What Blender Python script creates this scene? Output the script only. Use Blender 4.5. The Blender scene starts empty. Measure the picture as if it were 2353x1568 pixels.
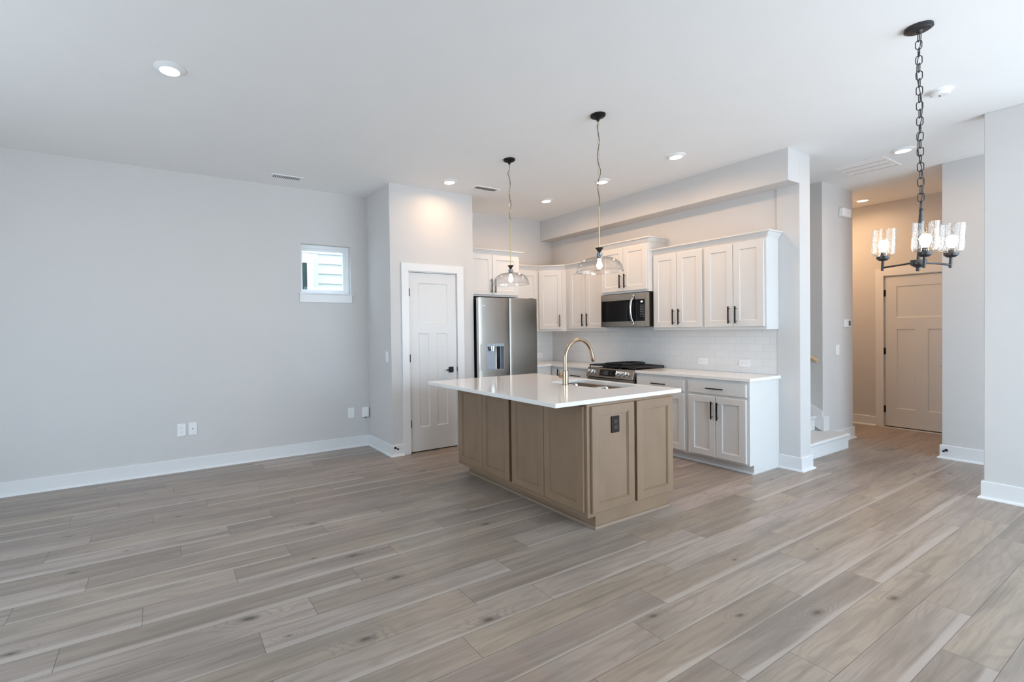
import bpy, bmesh, math, random
from mathutils import Vector, Matrix

sc = bpy.context.scene
C = sc.collection
PI = math.pi
random.seed(7)

# ------------------------------------------------------------------ camera, world, exposure
F_PX, YAW, PITCH, ROLL, SX, SY, EYE = 1090.4748, math.radians(59.5335), math.radians(-0.7571), math.radians(-0.8188), -160.8184, -9.0914, 1.4021
cam = bpy.data.cameras.new('camera'); camo = bpy.data.objects.new('camera', cam); C.objects.link(camo)
fv = Vector((math.cos(YAW), math.sin(YAW), 0)); rv = Vector((math.sin(YAW), -math.cos(YAW), 0)); zv = Vector((0, 0, 1))
Fd = math.cos(PITCH) * fv + math.sin(PITCH) * zv
U1 = -math.sin(PITCH) * fv + math.cos(PITCH) * zv
Rd = math.cos(ROLL) * rv + math.sin(ROLL) * U1
Ud = -math.sin(ROLL) * rv + math.cos(ROLL) * U1
M = Matrix.Identity(4)
for i in range(3):
    M[i][0], M[i][1], M[i][2] = Rd[i], Ud[i], -Fd[i]
M[2][3] = EYE
camo.matrix_world = M
cam.sensor_fit = 'HORIZONTAL'; cam.sensor_width = 36
cam.lens = F_PX * 36 / 2353
cam.shift_x = -SX / 2353; cam.shift_y = SY / 2353
cam.clip_start = 0.05
sc.camera = camo

sc.view_settings.view_transform = 'Standard'
sc.view_settings.look = 'None'
sc.view_settings.gamma = 1
sc.view_settings.use_curve_mapping = False
sc.view_settings.exposure = 0.0
sc.cycles.use_denoising = True
sc.cycles.max_bounces = 12
sc.cycles.diffuse_bounces = 8
sc.cycles.glossy_bounces = 4
sc.cycles.transparent_max_bounces = 16
sc.cycles.sample_clamp_indirect = 6
sc.cycles.caustics_reflective = False
sc.cycles.caustics_refractive = False

SKY = 9.8
w = bpy.data.worlds.new('sky'); sc.world = w; w.use_nodes = True
nt = w.node_tree
bg = nt.nodes['Background']
tc = nt.nodes.new('ShaderNodeTexCoord'); sep = nt.nodes.new('ShaderNodeSeparateXYZ'); rmp = nt.nodes.new('ShaderNodeValToRGB')
nt.links.new(tc.outputs['Generated'], sep.inputs[0])
mpz = nt.nodes.new('ShaderNodeMapRange'); mpz.inputs[1].default_value = -1; mpz.inputs[2].default_value = 1
nt.links.new(sep.outputs['Z'], mpz.inputs[0]); nt.links.new(mpz.outputs[0], rmp.inputs[0])
# below the horizon: ground glow, added to light the ceiling through the windows; above: hazy overcast sky
rmp.color_ramp.elements[0].position = 0.46; rmp.color_ramp.elements[0].color = (0.73, 0.81, 0.91, 1)
e_ = rmp.color_ramp.elements.new(0.52); e_.color = (0.71, 0.855, 1.0, 1)
rmp.color_ramp.elements[2].position = 0.9; rmp.color_ramp.elements[2].color = (0.58, 0.78, 1.0, 1)
nt.links.new(rmp.outputs[0], bg.inputs[0]); bg.inputs[1].default_value = SKY

def portal(name, loc, rot, sx, sy):
    L = bpy.data.lights.new(name, 'AREA'); L.shape = 'RECTANGLE'; L.size = sx; L.size_y = sy
    L.cycles.is_portal = True
    o = bpy.data.objects.new(name, L); C.objects.link(o); o.location = loc; o.rotation_euler = rot
    return o
WARM = (1.0, 0.62, 0.33)
CAN_W = 8.5          # power of one recessed light
BULB_E = 70.0         # emission of a lamp bulb

# ------------------------------------------------------------------ materials
def mat(name, col, rough=0.5, metal=0.0, noise=0.0, nscale=20, bump=0.0, bscale=200, spec=0.5, coat=0.0, stretch=None):
    m = bpy.data.materials.new(name); m.use_nodes = True
    t = m.node_tree; b = t.nodes['Principled BSDF']
    b.inputs['Roughness'].default_value = rough; b.inputs['Metallic'].default_value = metal
    b.inputs['Specular IOR Level'].default_value = spec
    b.inputs['Coat Weight'].default_value = coat
    co = t.nodes.new('ShaderNodeTexCoord'); mp = t.nodes.new('ShaderNodeMapping')
    t.links.new(co.outputs['Object'], mp.inputs[0])
    if stretch: mp.inputs['Scale'].default_value = stretch
    n = t.nodes.new('ShaderNodeTexNoise'); n.inputs['Scale'].default_value = nscale; n.inputs['Detail'].default_value = 4
    t.links.new(mp.outputs[0], n.inputs[0])
    mx = t.nodes.new('ShaderNodeMix'); mx.data_type = 'RGBA'
    d = noise
    mx.inputs[6].default_value = (*[max(0, c * (1 - d)) for c in col], 1)
    mx.inputs[7].default_value = (*[min(1, c * (1 + d)) for c in col], 1)
    t.links.new(n.outputs[0], mx.inputs[0]); t.links.new(mx.outputs[2], b.inputs['Base Color'])
    if bump:
        n2 = t.nodes.new('ShaderNodeTexNoise'); n2.inputs['Scale'].default_value = bscale; n2.inputs['Detail'].default_value = 3
        t.links.new(mp.outputs[0], n2.inputs[0])
        bp = t.nodes.new('ShaderNodeBump'); bp.inputs['Strength'].default_value = bump; bp.inputs['Distance'].default_value = 0.002
        t.links.new(n2.outputs[0], bp.inputs['Height']); t.links.new(bp.outputs[0], b.inputs['Normal'])
    return m

def glassmat(name, tint=(1, 1, 1), base=0.04, edge=0.55, bubbles=False):
    """clear glass that lets light through: transparent with a fresnel gloss; faces darker / whiter at grazing angles"""
    m = bpy.data.materials.new(name); m.use_nodes = True
    t = m.node_tree
    for n in list(t.nodes):
        if n.type == 'BSDF_PRINCIPLED': t.nodes.remove(n)
    out = t.nodes['Material Output']
    tr = t.nodes.new('ShaderNodeBsdfTransparent'); tr.inputs[0].default_value = (*tint, 1)
    gl = t.nodes.new('ShaderNodeBsdfGlossy'); gl.inputs['Roughness'].default_value = 0.02
    lw = t.nodes.new('ShaderNodeLayerWeight'); lw.inputs[0].default_value = 0.5
    pw_ = t.nodes.new('ShaderNodeMath'); pw_.operation = 'POWER'; pw_.inputs[1].default_value = 3.0; t.links.new(lw.outputs['Facing'], pw_.inputs[0])
    mr = t.nodes.new('ShaderNodeMapRange'); mr.inputs[3].default_value = base; mr.inputs[4].default_value = edge
    t.links.new(pw_.outputs[0], mr.inputs[0])
    mx = t.nodes.new('ShaderNodeMixShader')
    t.links.new(tr.outputs[0], mx.inputs[1]); t.links.new(gl.outputs[0], mx.inputs[2])
    t.links.new(mr.outputs[0], mx.inputs[0])
    last = mx
    if bubbles:
        co = t.nodes.new('ShaderNodeTexCoord'); vo = t.nodes.new('ShaderNodeTexVoronoi'); vo.inputs['Scale'].default_value = 130
        t.links.new(co.outputs['Object'], vo.inputs[0])
        lt = t.nodes.new('ShaderNodeMath'); lt.operation = 'LESS_THAN'; lt.inputs[1].default_value = 0.2
        t.links.new(vo.outputs['Distance'], lt.inputs[0])
        ml = t.nodes.new('ShaderNodeMath'); ml.operation = 'MULTIPLY'; ml.inputs[1].default_value = 0.34
        t.links.new(lt.outputs[0], ml.inputs[0])
        df = t.nodes.new('ShaderNodeBsdfTranslucent'); df.inputs[0].default_value = (0.95, 0.95, 0.95, 1)
        m2 = t.nodes.new('ShaderNodeMixShader')
        t.links.new(ml.outputs[0], m2.inputs[0]); t.links.new(mx.outputs[0], m2.inputs[1]); t.links.new(df.outputs[0], m2.inputs[2])
        last = m2
    t.links.new(last.outputs[0], out.inputs[0])
    return m

def emit(name, col, s):
    m = bpy.data.materials.new(name); m.use_nodes = True
    b = m.node_tree.nodes['Principled BSDF']
    b.inputs['Base Color'].default_value = (*col, 1)
    b.inputs['Emission Color'].default_value = (*col, 1); b.inputs['Emission Strength'].default_value = s
    return m

WALL = mat('wall_paint', (0.61, 0.595, 0.585), 0.7, noise=0.015, nscale=3, bump=0.12, bscale=160, spec=0.25)
CEIL = mat('ceiling_paint', (0.84, 0.835, 0.83), 0.85, noise=0.012, nscale=4, bump=0.12, bscale=90, spec=0.15)
TRIM = mat('trim_paint', (0.74, 0.74, 0.745), 0.35, noise=0.01, nscale=6)
CABW = mat('cabinet_white', (0.66, 0.65, 0.64), 0.38, noise=0.012, nscale=8, bump=0.03, bscale=60)
DOORW = mat('door_paint', (0.66, 0.655, 0.65), 0.4, noise=0.01, nscale=6, bump=0.06, bscale=120, stretch=(1, 1, .1))
QUARTZ = mat('white_quartz', (0.80, 0.785, 0.77), 0.09, noise=0.02, nscale=60, spec=0.5)
ISLE = mat('island_stained_wood', (0.248, 0.162, 0.102), 0.42, noise=0.20, nscale=5, bump=0.03, bscale=60, stretch=(1.6, 1.6, .8))
SHOEW = mat('wood_shoe_moulding', (0.25, 0.175, 0.12), 0.45, noise=0.1, nscale=12, stretch=(1, 1, 8))
BLACK = mat('matte_black_metal', (0.007, 0.007, 0.008), 0.45, metal=0.0, spec=0.25, noise=0.1)
CHARC = mat('charcoal_metal', (0.055, 0.055, 0.06), 0.38, metal=0.7, noise=0.08)
PLASTW = mat('white_plastic', (0.82, 0.82, 0.83), 0.3, noise=0.01)
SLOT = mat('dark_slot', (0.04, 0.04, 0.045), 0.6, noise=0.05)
SLOTG = mat('grey_slot', (0.30, 0.30, 0.31), 0.6, noise=0.05)
BROWNP = mat('dark_brown_plastic', (0.018, 0.010, 0.009), 0.5, noise=0.05, spec=0.2)
BROWND = mat('brown_receptacle', (0.045, 0.030, 0.030), 0.4, noise=0.05, spec=0.3)
STEEL = mat('brushed_steel', (0.42, 0.38, 0.335), 0.26, metal=1.0, noise=0.06, nscale=60, bump=0.03, bscale=120, stretch=(1, 1, 0.02))
FSTEEL = mat('fridge_steel', (0.33, 0.305, 0.28), 0.30, metal=1.0, noise=0.05, nscale=50, bump=0.02, bscale=100, stretch=(1, 1, 0.02))
CHROME = mat('polished_steel', (0.72, 0.73, 0.75), 0.1, metal=1.0, noise=0.02)
SATIN = mat('satin_grey_plastic', (0.36, 0.40, 0.46), 0.35, metal=0.5, noise=0.03)
DKCASE = mat('fridge_case_black', (0.010, 0.009, 0.009), 0.4, noise=0.1, spec=0.2)
BGLASS = mat('black_glass', (0.006, 0.006, 0.007), 0.06, noise=0.05, spec=0.3)
CASTI = mat('cast_iron', (0.018, 0.017, 0.017), 0.5, noise=0.2, nscale=60, bump=0.2, bscale=300)
SCREEN = mat('dark_display', (0.05, 0.055, 0.065), 0.15, noise=0.1)
BRASSN = mat('brushed_champagne_metal', (0.42, 0.33, 0.235), 0.26, metal=1.0, noise=0.05, nscale=40, stretch=(1, 1, 0.05))
BRASS = mat('antique_brass', (0.62, 0.53, 0.33), 0.3, metal=1.0, noise=0.06)
SOCK = mat('grey_socket', (0.22, 0.23, 0.24), 0.3, metal=0.8, noise=0.1)
BRONZE = mat('dark_bronze', (0.035, 0.024, 0.018), 0.4, metal=0.5, noise=0.1)
CORD = mat('black_cord', (0.03, 0.024, 0.018), 0.5, noise=0.1)
CARPET = mat('cream_carpet', (0.66, 0.65, 0.64), 0.95, noise=0.16, nscale=90, bump=0.8, bscale=260, spec=0.05)
SINKM = mat('sink_steel', (0.72, 0.72, 0.73), 0.16, metal=1.0, noise=0.04)
VINYL = mat('white_vinyl', (0.80, 0.82, 0.84), 0.3, noise=0.01)
SIDING = mat('vinyl_siding', (0.60, 0.60, 0.58), 0.5, noise=0.02)
DARKWIN = mat('dark_window_glass', (0.045, 0.06, 0.055), 0.25, noise=0.35, nscale=2, spec=0.2)
GRASS = mat('lawn', (0.11, 0.15, 0.06), 0.9, noise=0.3, nscale=12, bump=0.4, bscale=80)
RAILW = mat('oak_rail', (0.60, 0.42, 0.22), 0.35, noise=0.1, nscale=12)
GLASS = glassmat('clear_glass', (0.955, 0.955, 0.96), 0.03, 0.65)
SEEDED = glassmat('seeded_glass', (0.98, 0.98, 0.98), 0.03, 0.8, bubbles=True)
PANE = glassmat('window_pane', (0.93, 0.95, 0.95), 0.02, 0.3)
BULB = emit('lit_bulb', (1.0, 0.78, 0.52), BULB_E)
BULBC = emit('lit_bulb_chandelier', (1.0, 0.80, 0.56), BULB_E * 0.6)
LENS = emit('lit_lens', (1.0, 0.93, 0.84), 14.0)
ICON = emit('lit_digits', (0.9, 0.97, 1.0), 2.0)

# tile: running bond, faint joints
def tilemat():
    m = bpy.data.materials.new('white_subway_tile'); m.use_nodes = True
    t = m.node_tree; b = t.nodes['Principled BSDF']; b.inputs['Roughness'].default_value = 0.14
    co = t.nodes.new('ShaderNodeTexCoord')
    br = t.nodes.new('ShaderNodeTexBrick'); br.inputs['Scale'].default_value = 1.0
    br.inputs['Color1'].default_value = (0.72, 0.715, 0.71, 1); br.inputs['Color2'].default_value = (0.75, 0.745, 0.74, 1)
    br.inputs['Mortar'].default_value = (0.66, 0.66, 0.66, 1)
    br.inputs['Mortar Size'].default_value = 0.0022; br.inputs['Mortar Smooth'].default_value = 0.3
    br.inputs['Brick Width'].default_value = 0.137; br.inputs['Row Height'].default_value = 0.0764; br.offset = 0.5
    t.links.new(co.outputs['UV'], br.inputs[0]); t.links.new(br.outputs[0], b.inputs['Base Color'])
    bp = t.nodes.new('ShaderNodeBump'); bp.inputs['Strength'].default_value = 0.5; bp.inputs['Distance'].default_value = 0.001; bp.invert = True
    t.links.new(br.outputs['Fac'], bp.inputs['Height']); t.links.new(bp.outputs[0], b.inputs['Normal'])
    return m
TILE = tilemat()

# floor: planks carry a UV in metres (u along, v across) and a colour attribute of random numbers
def floormat():
    m = bpy.data.materials.new('oak_plank_floor'); m.use_nodes = True
    t = m.node_tree; b = t.nodes['Principled BSDF']
    N = t.nodes.new; L = t.links.new
    def math_(op, a, b_=None, c=None):
        n = N('ShaderNodeMath'); n.operation = op
        for i, v in enumerate((a, b_, c)):
            if v is None: continue
            if isinstance(v, (int, float)): n.inputs[i].default_value = v
            else: L(v, n.inputs[i])
        return n.outputs[0]
    def mixc(f, a, b_):
        n = N('ShaderNodeMix'); n.data_type = 'RGBA'
        for i, v in ((0, f), (6, a), (7, b_)):
            if isinstance(v, tuple): n.inputs[i].default_value = (*v, 1)
            elif isinstance(v, (int, float)): n.inputs[i].default_value = v
            else: L(v, n.inputs[i])
        return n.outputs[2]
    at = N('ShaderNodeAttribute'); at.attribute_name = 'rnd'
    at2 = N('ShaderNodeAttribute'); at2.attribute_name = 'rnd2'
    uv = N('ShaderNodeUVMap'); uv.uv_map = 'plank'
    s = N('ShaderNodeSeparateXYZ'); L(uv.outputs[0], s.inputs[0])
    r = N('ShaderNodeSeparateColor'); L(at.outputs['Color'], r.inputs[0])
    r2 = N('ShaderNodeSeparateColor'); L(at2.outputs['Color'], r2.inputs[0])
    u, v = s.outputs[0], s.outputs[1]
    # grain coordinates, shifted per plank
    du = math_('MULTIPLY_ADD', r.outputs[0], 37.0, u)
    dv = math_('MULTIPLY_ADD', r.outputs[1], 11.0, v)
    def noise(su, sv, det=3, dist=0.0):
        c = N('ShaderNodeCombineXYZ'); L(math_('MULTIPLY', du, su), c.inputs[0]); L(math_('MULTIPLY', dv, sv), c.inputs[1])
        n = N('ShaderNodeTexNoise'); n.inputs['Scale'].default_value = 1.0; n.inputs['Detail'].default_value = det; n.inputs['Distortion'].default_value = dist
        L(c.outputs[0], n.inputs[0]); return n.outputs[0]
    def rng(x, a, b_, c=0.0, d=1.0):
        n = N('ShaderNodeMapRange'); n.interpolation_type = 'SMOOTHSTEP'
        n.inputs[1].default_value = a; n.inputs[2].default_value = b_; n.inputs[3].default_value = c; n.inputs[4].default_value = d
        L(x, n.inputs[0]); return n.outputs[0]
    # one knot somewhere on about half of the planks
    ku = math_('MULTIPLY_ADD', math_('FRACT', math_('MULTIPLY', r.outputs[0], 13.7)), 1.15, 0.1)
    kv = math_('MULTIPLY_ADD', math_('FRACT', math_('MULTIPLY', r.outputs[1], 7.3)), 0.12, 0.03)
    ksz = math_('MULTIPLY_ADD', math_('FRACT', math_('MULTIPLY', r.outputs[0], 29.3)), 1.3, 0.45)
    wk = math_('MULTIPLY_ADD', noise(9.0, 40.0, 2), 0.012, -0.006)
    dk = math_('SQRT', math_('ADD', math_('POWER', math_('MULTIPLY', math_('SUBTRACT', u, ku), 0.42), 2.0), math_('POWER', math_('ABSOLUTE', math_('ADD', math_('SUBTRACT', v, kv), math_('MULTIPLY', math_('SUBTRACT', u, ku), 0.10))), 2.0)))
    dk = math_('ADD', math_('DIVIDE', dk, ksz), wk)
    hask = math_('GREATER_THAN', math_('FRACT', math_('MULTIPLY', r.outputs[2], 5.1)), 0.62)
    swirl = math_('MULTIPLY', rng(dk, 0.0, 0.060, 1.0, 0.0), hask)
    low = noise(1.0, 7.5, 2, 0.3)
    wv = math_('SINE', math_('ADD', math_('MULTIPLY_ADD', low, 52.0, math_('MULTIPLY', dv, 70.0)), math_('MULTIPLY', swirl, 22.0)))
    nf_ = noise(6.0, 190.0, 4)
    class _o: pass
    nf = _o(); nf.outputs = [nf_]
    nb = _o(); nb.outputs = [noise(1.0, 5.0, 2)]
    st_ = noise(0.8, 22.0, 3)
    tone = mixc(r.outputs[2], (0.258, 0.203, 0.176), (0.395, 0.325, 0.285))
    tone = mixc(math_('MULTIPLY', r2.outputs[0], 0.65), tone, (0.345, 0.275, 0.200))
    tone = mixc(math_('MULTIPLY', rng(nb.outputs[0], .42, .66), 0.55), tone, (0.200, 0.165, 0.140))
    tone = mixc(math_('MULTIPLY', rng(st_, .50, .72), 0.60), tone, (0.170, 0.138, 0.118))
    tone = mixc(math_('MULTIPLY', rng(st_, .50, .30), 0.22), tone, (0.43, 0.38, 0.33))
    tone = mixc(math_('MULTIPLY', rng(wv, 0.1, 1.0), math_('MULTIPLY_ADD', swirl, 0.22, 0.22)), tone, (0.160, 0.128, 0.108))
    tone = mixc(math_('MULTIPLY', rng(nf_, 0.48, 0.72), 0.34), tone, (0.18, 0.148, 0.126))
    tone = mixc(math_('MULTIPLY', math_('MULTIPLY', rng(dk, 0.022, 0.008), hask), 0.55), tone, (0.13, 0.105, 0.088))
    tone = mixc(math_('MULTIPLY', math_('MULTIPLY', rng(dk, 0.0095, 0.004), hask), 0.75), tone, (0.055, 0.045, 0.038))
    # pale sapwood along one long edge of some planks
    wob = math_('MULTIPLY_ADD', nb.outputs[0], 0.06, -0.030)
    edge = math_('ADD', v, wob)
    sw = N('ShaderNodeMapRange'); sw.interpolation_type = 'SMOOTHSTEP'; L(edge, sw.inputs[0])
    L(math_('MULTIPLY', r2.outputs[2], 0.050), sw.inputs[1]); L(math_('MULTIPLY_ADD', r2.outputs[2], 0.050, -0.016), sw.inputs[2])
    has = math_('GREATER_THAN', r2.outputs[1], 0.42)
    tone = mixc(math_('MULTIPLY', math_('MULTIPLY', sw.outputs[0], has), 0.62), tone, (0.455, 0.395, 0.350))
    # joints
    jv = math_('LESS_THAN', v, 0.0026)
    ju = math_('LESS_THAN', u, 0.0028)
    jj = math_('MAXIMUM', jv, ju)
    tone = mixc(math_('MULTIPLY', jj, 0.8), tone, (0.07, 0.058, 0.05))
    L(tone, b.inputs['Base Color'])
    ro = math_('MULTIPLY_ADD', nf.outputs[0], 0.16, 0.25)
    L(ro, b.inputs['Roughness']); b.inputs['Specular IOR Level'].default_value = 0.42
    bp = N('ShaderNodeBump'); bp.inputs['Strength'].default_value = 0.25; bp.inputs['Distance'].default_value = 0.0012
    L(math_('MULTIPLY_ADD', jj, -1.0, math_('MULTIPLY', nf.outputs[0], 0.25)), bp.inputs['Height']); L(bp.outputs[0], b.inputs['Normal'])
    return m
FLOOR = floormat()

# ------------------------------------------------------------------ mesh helpers
def B(): return bmesh.new()
def box(bm, x0, x1, y0, y1, z0, z1):
    if x0 > x1: x0, x1 = x1, x0
    if y0 > y1: y0, y1 = y1, y0
    if z0 > z1: z0, z1 = z1, z0
    v = [bm.verts.new(p) for p in ((x0, y0, z0), (x1, y0, z0), (x1, y1, z0), (x0, y1, z0), (x0, y0, z1), (x1, y0, z1), (x1, y1, z1), (x0, y1, z1))]
    for f in ((3, 2, 1, 0), (4, 5, 6, 7), (0, 1, 5, 4), (1, 2, 6, 5), (2, 3, 7, 6), (3, 0, 4, 7)):
        bm.faces.new([v[i] for i in f])
    return bm
def prism(bm, pts, axis, a0, a1):
    """polygon pts (p,q) in the plane across axis, extruded a0..a1"""
    def P(p, q, a):
        return {'x': (a, p, q), 'y': (p, a, q), 'z': (p, q, a)}[axis]
    n = len(pts)
    A = [bm.verts.new(P(p, q, a0)) for p, q in pts]; Bv = [bm.verts.new(P(p, q, a1)) for p, q in pts]
    bm.faces.new(A); bm.faces.new(Bv[::-1])
    for i in range(n):
        j = (i + 1) % n
        bm.faces.new((A[j], A[i], Bv[i], Bv[j]))
    return bm
def loft(bm, loops, cap0=True, cap1=True):
    rings = [[bm.verts.new(p) for p in lp] for lp in loops]
    n = len(rings[0])
    for a, b_ in zip(rings, rings[1:]):
        for i in range(n):
            j = (i + 1) % n
            bm.faces.new((a[i], a[j], b_[j], b_[i]))
    if cap0: bm.faces.new(rings[0][::-1])
    if cap1: bm.faces.new(rings[-1])
    return bm
def lathe(bm, prof, c=(0, 0, 0), seg=32, mtx=None):
    """profile (r,z) revolved about z through c; closed where r=0"""
    rings = []
    for r, z in prof:
        if r < 1e-6:
            rings.append([Vector((0, 0, z))])
        else:
            rings.append([Vector((r * math.cos(2 * PI * k / seg), r * math.sin(2 * PI * k / seg), z)) for k in range(seg)])
    mt = (Matrix.Translation(Vector(c)) @ (mtx if mtx else Matrix.Identity(4)))
    vs = [[bm.verts.new(mt @ p) for p in r] for r in rings]
    for a, b_ in zip(vs, vs[1:]):
        if len(a) == 1 and len(b_) == 1: continue
        for k in range(seg):
            j = (k + 1) % seg
            if len(a) == 1: bm.faces.new((a[0], b_[j], b_[k]))
            elif len(b_) == 1: bm.faces.new((a[k], a[j], b_[0]))
            else: bm.faces.new((a[k], a[j], b_[j], b_[k]))
    return bm
def tube(bm, pts, r, seg=10, closed=False, caps=True):
    pts = [Vector(p) for p in pts]; n = len(pts)
    up = None; rings = []
    for i in range(n):
        if closed: d = (pts[(i + 1) % n] - pts[(i - 1) % n]).normalized()
        else: d = (pts[min(i + 1, n - 1)] - pts[max(i - 1, 0)]).normalized()
        if up is None:
            up = d.cross(Vector((0.31, 0.77, 0.11)) if abs(d.z) > .9 else Vector((0, 0, 1))).normalized()
        s = d.cross(up)
        if s.length < 1e-6: s = d.orthogonal()
        s.normalize(); up = s.cross(d).normalized()
        rr = r[i] if isinstance(r, (list, tuple)) else r
        rings.append([bm.verts.new(pts[i] + rr * (math.cos(2 * PI * k / seg) * up + math.sin(2 * PI * k / seg) * s)) for k in range(seg)])
    m = n if closed else n - 1
    for i in range(m):
        a, b_ = rings[i], rings[(i + 1) % n]
        for k in range(seg):
            j = (k + 1) % seg
            bm.faces.new((a[k], a[j], b_[j], b_[k]))
    if caps and not closed:
        bm.faces.new(rings[0][::-1]); bm.faces.new(rings[-1])
    return bm
def panel(bm, x0, x1, z0, z1, y, t, recs, dep=0.007, slope=0.008, bead=False, edge=0.003):
    """slab facing -Y: outline x0..x1, z0..z1, front at y, thickness t, with recessed panels recs=[(a,b,c,d)]"""
    xs = sorted({x0 + edge, x1 - edge, *[q for r in recs for q in (r[0], r[1])]})
    zs = sorted({z0 + edge, z1 - edge, *[q for r in recs for q in (r[2], r[3])]})
    for i in range(len(xs) - 1):
        for k in range(len(zs) - 1):
            cx, cz = (xs[i] + xs[i + 1]) / 2, (zs[k] + zs[k + 1]) / 2
            if any(r[0] < cx < r[1] and r[2] < cz < r[3] for r in recs): continue
            v = [bm.verts.new(p) for p in ((xs[i], y, zs[k]), (xs[i + 1], y, zs[k]), (xs[i + 1], y, zs[k + 1]), (xs[i], y, zs[k + 1]))]
            bm.faces.new(v)
    def ring(a, b_, c, d, yy): return [(a, yy, c), (b_, yy, c), (b_, yy, d), (a, yy, d)]
    for (a, b_, c, d) in recs:
        L = [ring(a, b_, c, d, y)]
        if bead:
            L += [ring(a + .002, b_ - .002, c + .002, d - .002, y + .005), ring(a + .010, b_ - .010, c + .010, d - .010, y + .003)]
            o = .013
            L += [ring(a + o, b_ - o, c + o, d - o, y + dep)]
        else:
            L += [ring(a + slope * .3, b_ - slope * .3, c + slope * .3, d - slope * .3, y + dep * .7), ring(a + slope, b_ - slope, c + slope, d - slope, y + dep)]
        loft(bm, L, cap0=False, cap1=True)
    L = [ring(x0 + edge, x1 - edge, z0 + edge, z1 - edge, y), ring(x0, x1, z0, z1, y + edge), ring(x0, x1, z0, z1, y + t)]
    rings = L
    loft(bm, rings, cap0=False, cap1=True)
    bmesh.ops.remove_doubles(bm, verts=bm.verts, dist=1e-5)
    bmesh.ops.recalc_face_normals(bm, faces=bm.faces)
    return bm

def obj(name, bm, m, parent=None, smooth=False, bevel=0.0, recalc=True):
    if recalc: bmesh.ops.recalc_face_normals(bm, faces=bm.faces)
    me = bpy.data.meshes.new(name); bm.to_mesh(me); bm.free()
    if m is not None: me.materials.append(m)
    if smooth:
        for p in me.polygons: p.use_smooth = True
    o = bpy.data.objects.new(name, me); C.objects.link(o)
    if parent is not None: o.parent = parent
    if bevel:
        md = o.modifiers.new('bevel', 'BEVEL'); md.width = bevel; md.segments = 2; md.limit_method = 'ANGLE'; md.angle_limit = math.radians(40)
    if smooth:
        md = o.modifiers.new('split', 'EDGE_SPLIT'); md.split_angle = math.radians(38)
    return o
def tag(o, label, cat, group=None):
    o['label'] = label; o['category'] = cat
    if group: o['group'] = group
    return o
def thing(name, label, cat, loc=(0, 0, 0), rotz=0.0, group=None):
    o = bpy.data.objects.new(name, None); C.objects.link(o); o.empty_display_size = .1
    o.location = loc; o.rotation_euler = (0, 0, rotz)
    return tag(o, label, cat, group)
def struct(name, bm, m, label=None, cat=None, parent=None, bevel=0, smooth=False):
    o = obj(name, bm, m, parent, smooth=smooth, bevel=bevel)
    if parent is None: o['kind'] = 'structure'
    if label: o['label'] = label
    if cat: o['category'] = cat
    return o
def sroot(name, loc=(0, 0, 0), rotz=0, label=None, cat=None):
    o = bpy.data.objects.new(name, None); C.objects.link(o); o.location = loc; o.rotation_euler = (0, 0, rotz); o['kind'] = 'structure'
    if label: o['label'] = label
    if cat: o['category'] = cat
    return o
def copy_tree(o, parent=None):
    c = o.copy(); C.objects.link(c); c.parent = parent
    for ch in [q for q in C.objects if q.parent == o]:
        copy_tree(ch, c)
    return c
FX = -PI / 2      # rotation that turns a local front (-Y) towards world -X
def W2L(y0): return lambda y: y0 - y   # world y -> local x for units turned by FX

# ------------------------------------------------------------------ room shell
H = 3.06
YL, XP, YP, XE, XR, XSF, ZS, YC, XT = 5.534, 2.196, 4.852, 3.311, 5.268, 5.035, 2.759, 2.175, 5.465
XD, YD, XF0, XF, XW1, YW1, XW2, YW2 = 6.574, 2.496, 7.397, 8.494, 6.986, 1.618, 5.639, 1.069
WX, SYW , HYW = -2.9, -1.7, -1.75       # wall at the left end, wall behind

# floor planks
rows = [0.995, 1.158, 1.32, 1.484, 1.652, 1.82, 1.99, 2.168, 2.34, 2.515, 2.70, 2.877, 3.055, 3.23, 3.408, 3.588, 3.765, 3.943, 4.12, 4.295, 4.47, 4.645, 4.82, 4.997, 5.175, 5.352, 5.53, 5.70]
anch = {0: 1.963, 1: 2.827, 2: 1.906, 3: 2.181, 4: 1.152, 5: 1.72, 6: 1.355, 7: .362, 8: .637, 9: -.426, 10: -.115, 11: .337, 12: -.693, 13: -.397, 14: .073, 15: .378, 16: -.664, 17: -.456, 18: -.092, 19: .285, 20: -.632, 21: -.343, 24: -.48}
y = 0.995; k = -1
lower = []
while y > HYW - .2:
    y -= .1655; lower.append(y)
rows = lower[::-1] + rows
off = len(lower)
anch = {k + off: v for k, v in anch.items()}
anch[off - 1] = 3.66; anch[off - 2] = 3.306; anch[off - 3] = 2.866
bm = B()
uvl = bm.loops.layers.uv.new('plank'); ca = bm.loops.layers.float_color.new('rnd'); cb = bm.loops.layers.float_color.new('rnd2')
rr = random.Random(21)
for i in range(len(rows) - 1):
    y0, y1 = rows[i], rows[i + 1]
    Lp = 1.365
    a = anch.get(i, rr.uniform(-1, 1))
    x = a - Lp * math.ceil((a - (WX - .2)) / Lp)
    while x < XF + .2:
        x1 = x + Lp
        c1 = (rr.random(), rr.random(), rr.random() ** 0.9, 1); c2 = (rr.random(), rr.random(), rr.uniform(.35, 1), 1)
        vs = [bm.verts.new(p) for p in ((x, y0, 0), (x1, y0, 0), (x1, y1, 0), (x, y1, 0))]
        f = bm.faces.new(vs)
        for lp, uvv in zip(f.loops, ((0, 0), (Lp, 0), (Lp, y1 - y0), (0, y1 - y0))):
            lp[uvl].uv = uvv; lp[ca] = c1; lp[cb] = c2
        x = x1
fl = obj('floor', bm, FLOOR, recalc=False); fl['kind'] = 'structure'
struct('ceiling', box(B(), WX - .15, XF + .15, HYW - .15, YL + .15, H, H + .12), CEIL)

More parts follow.
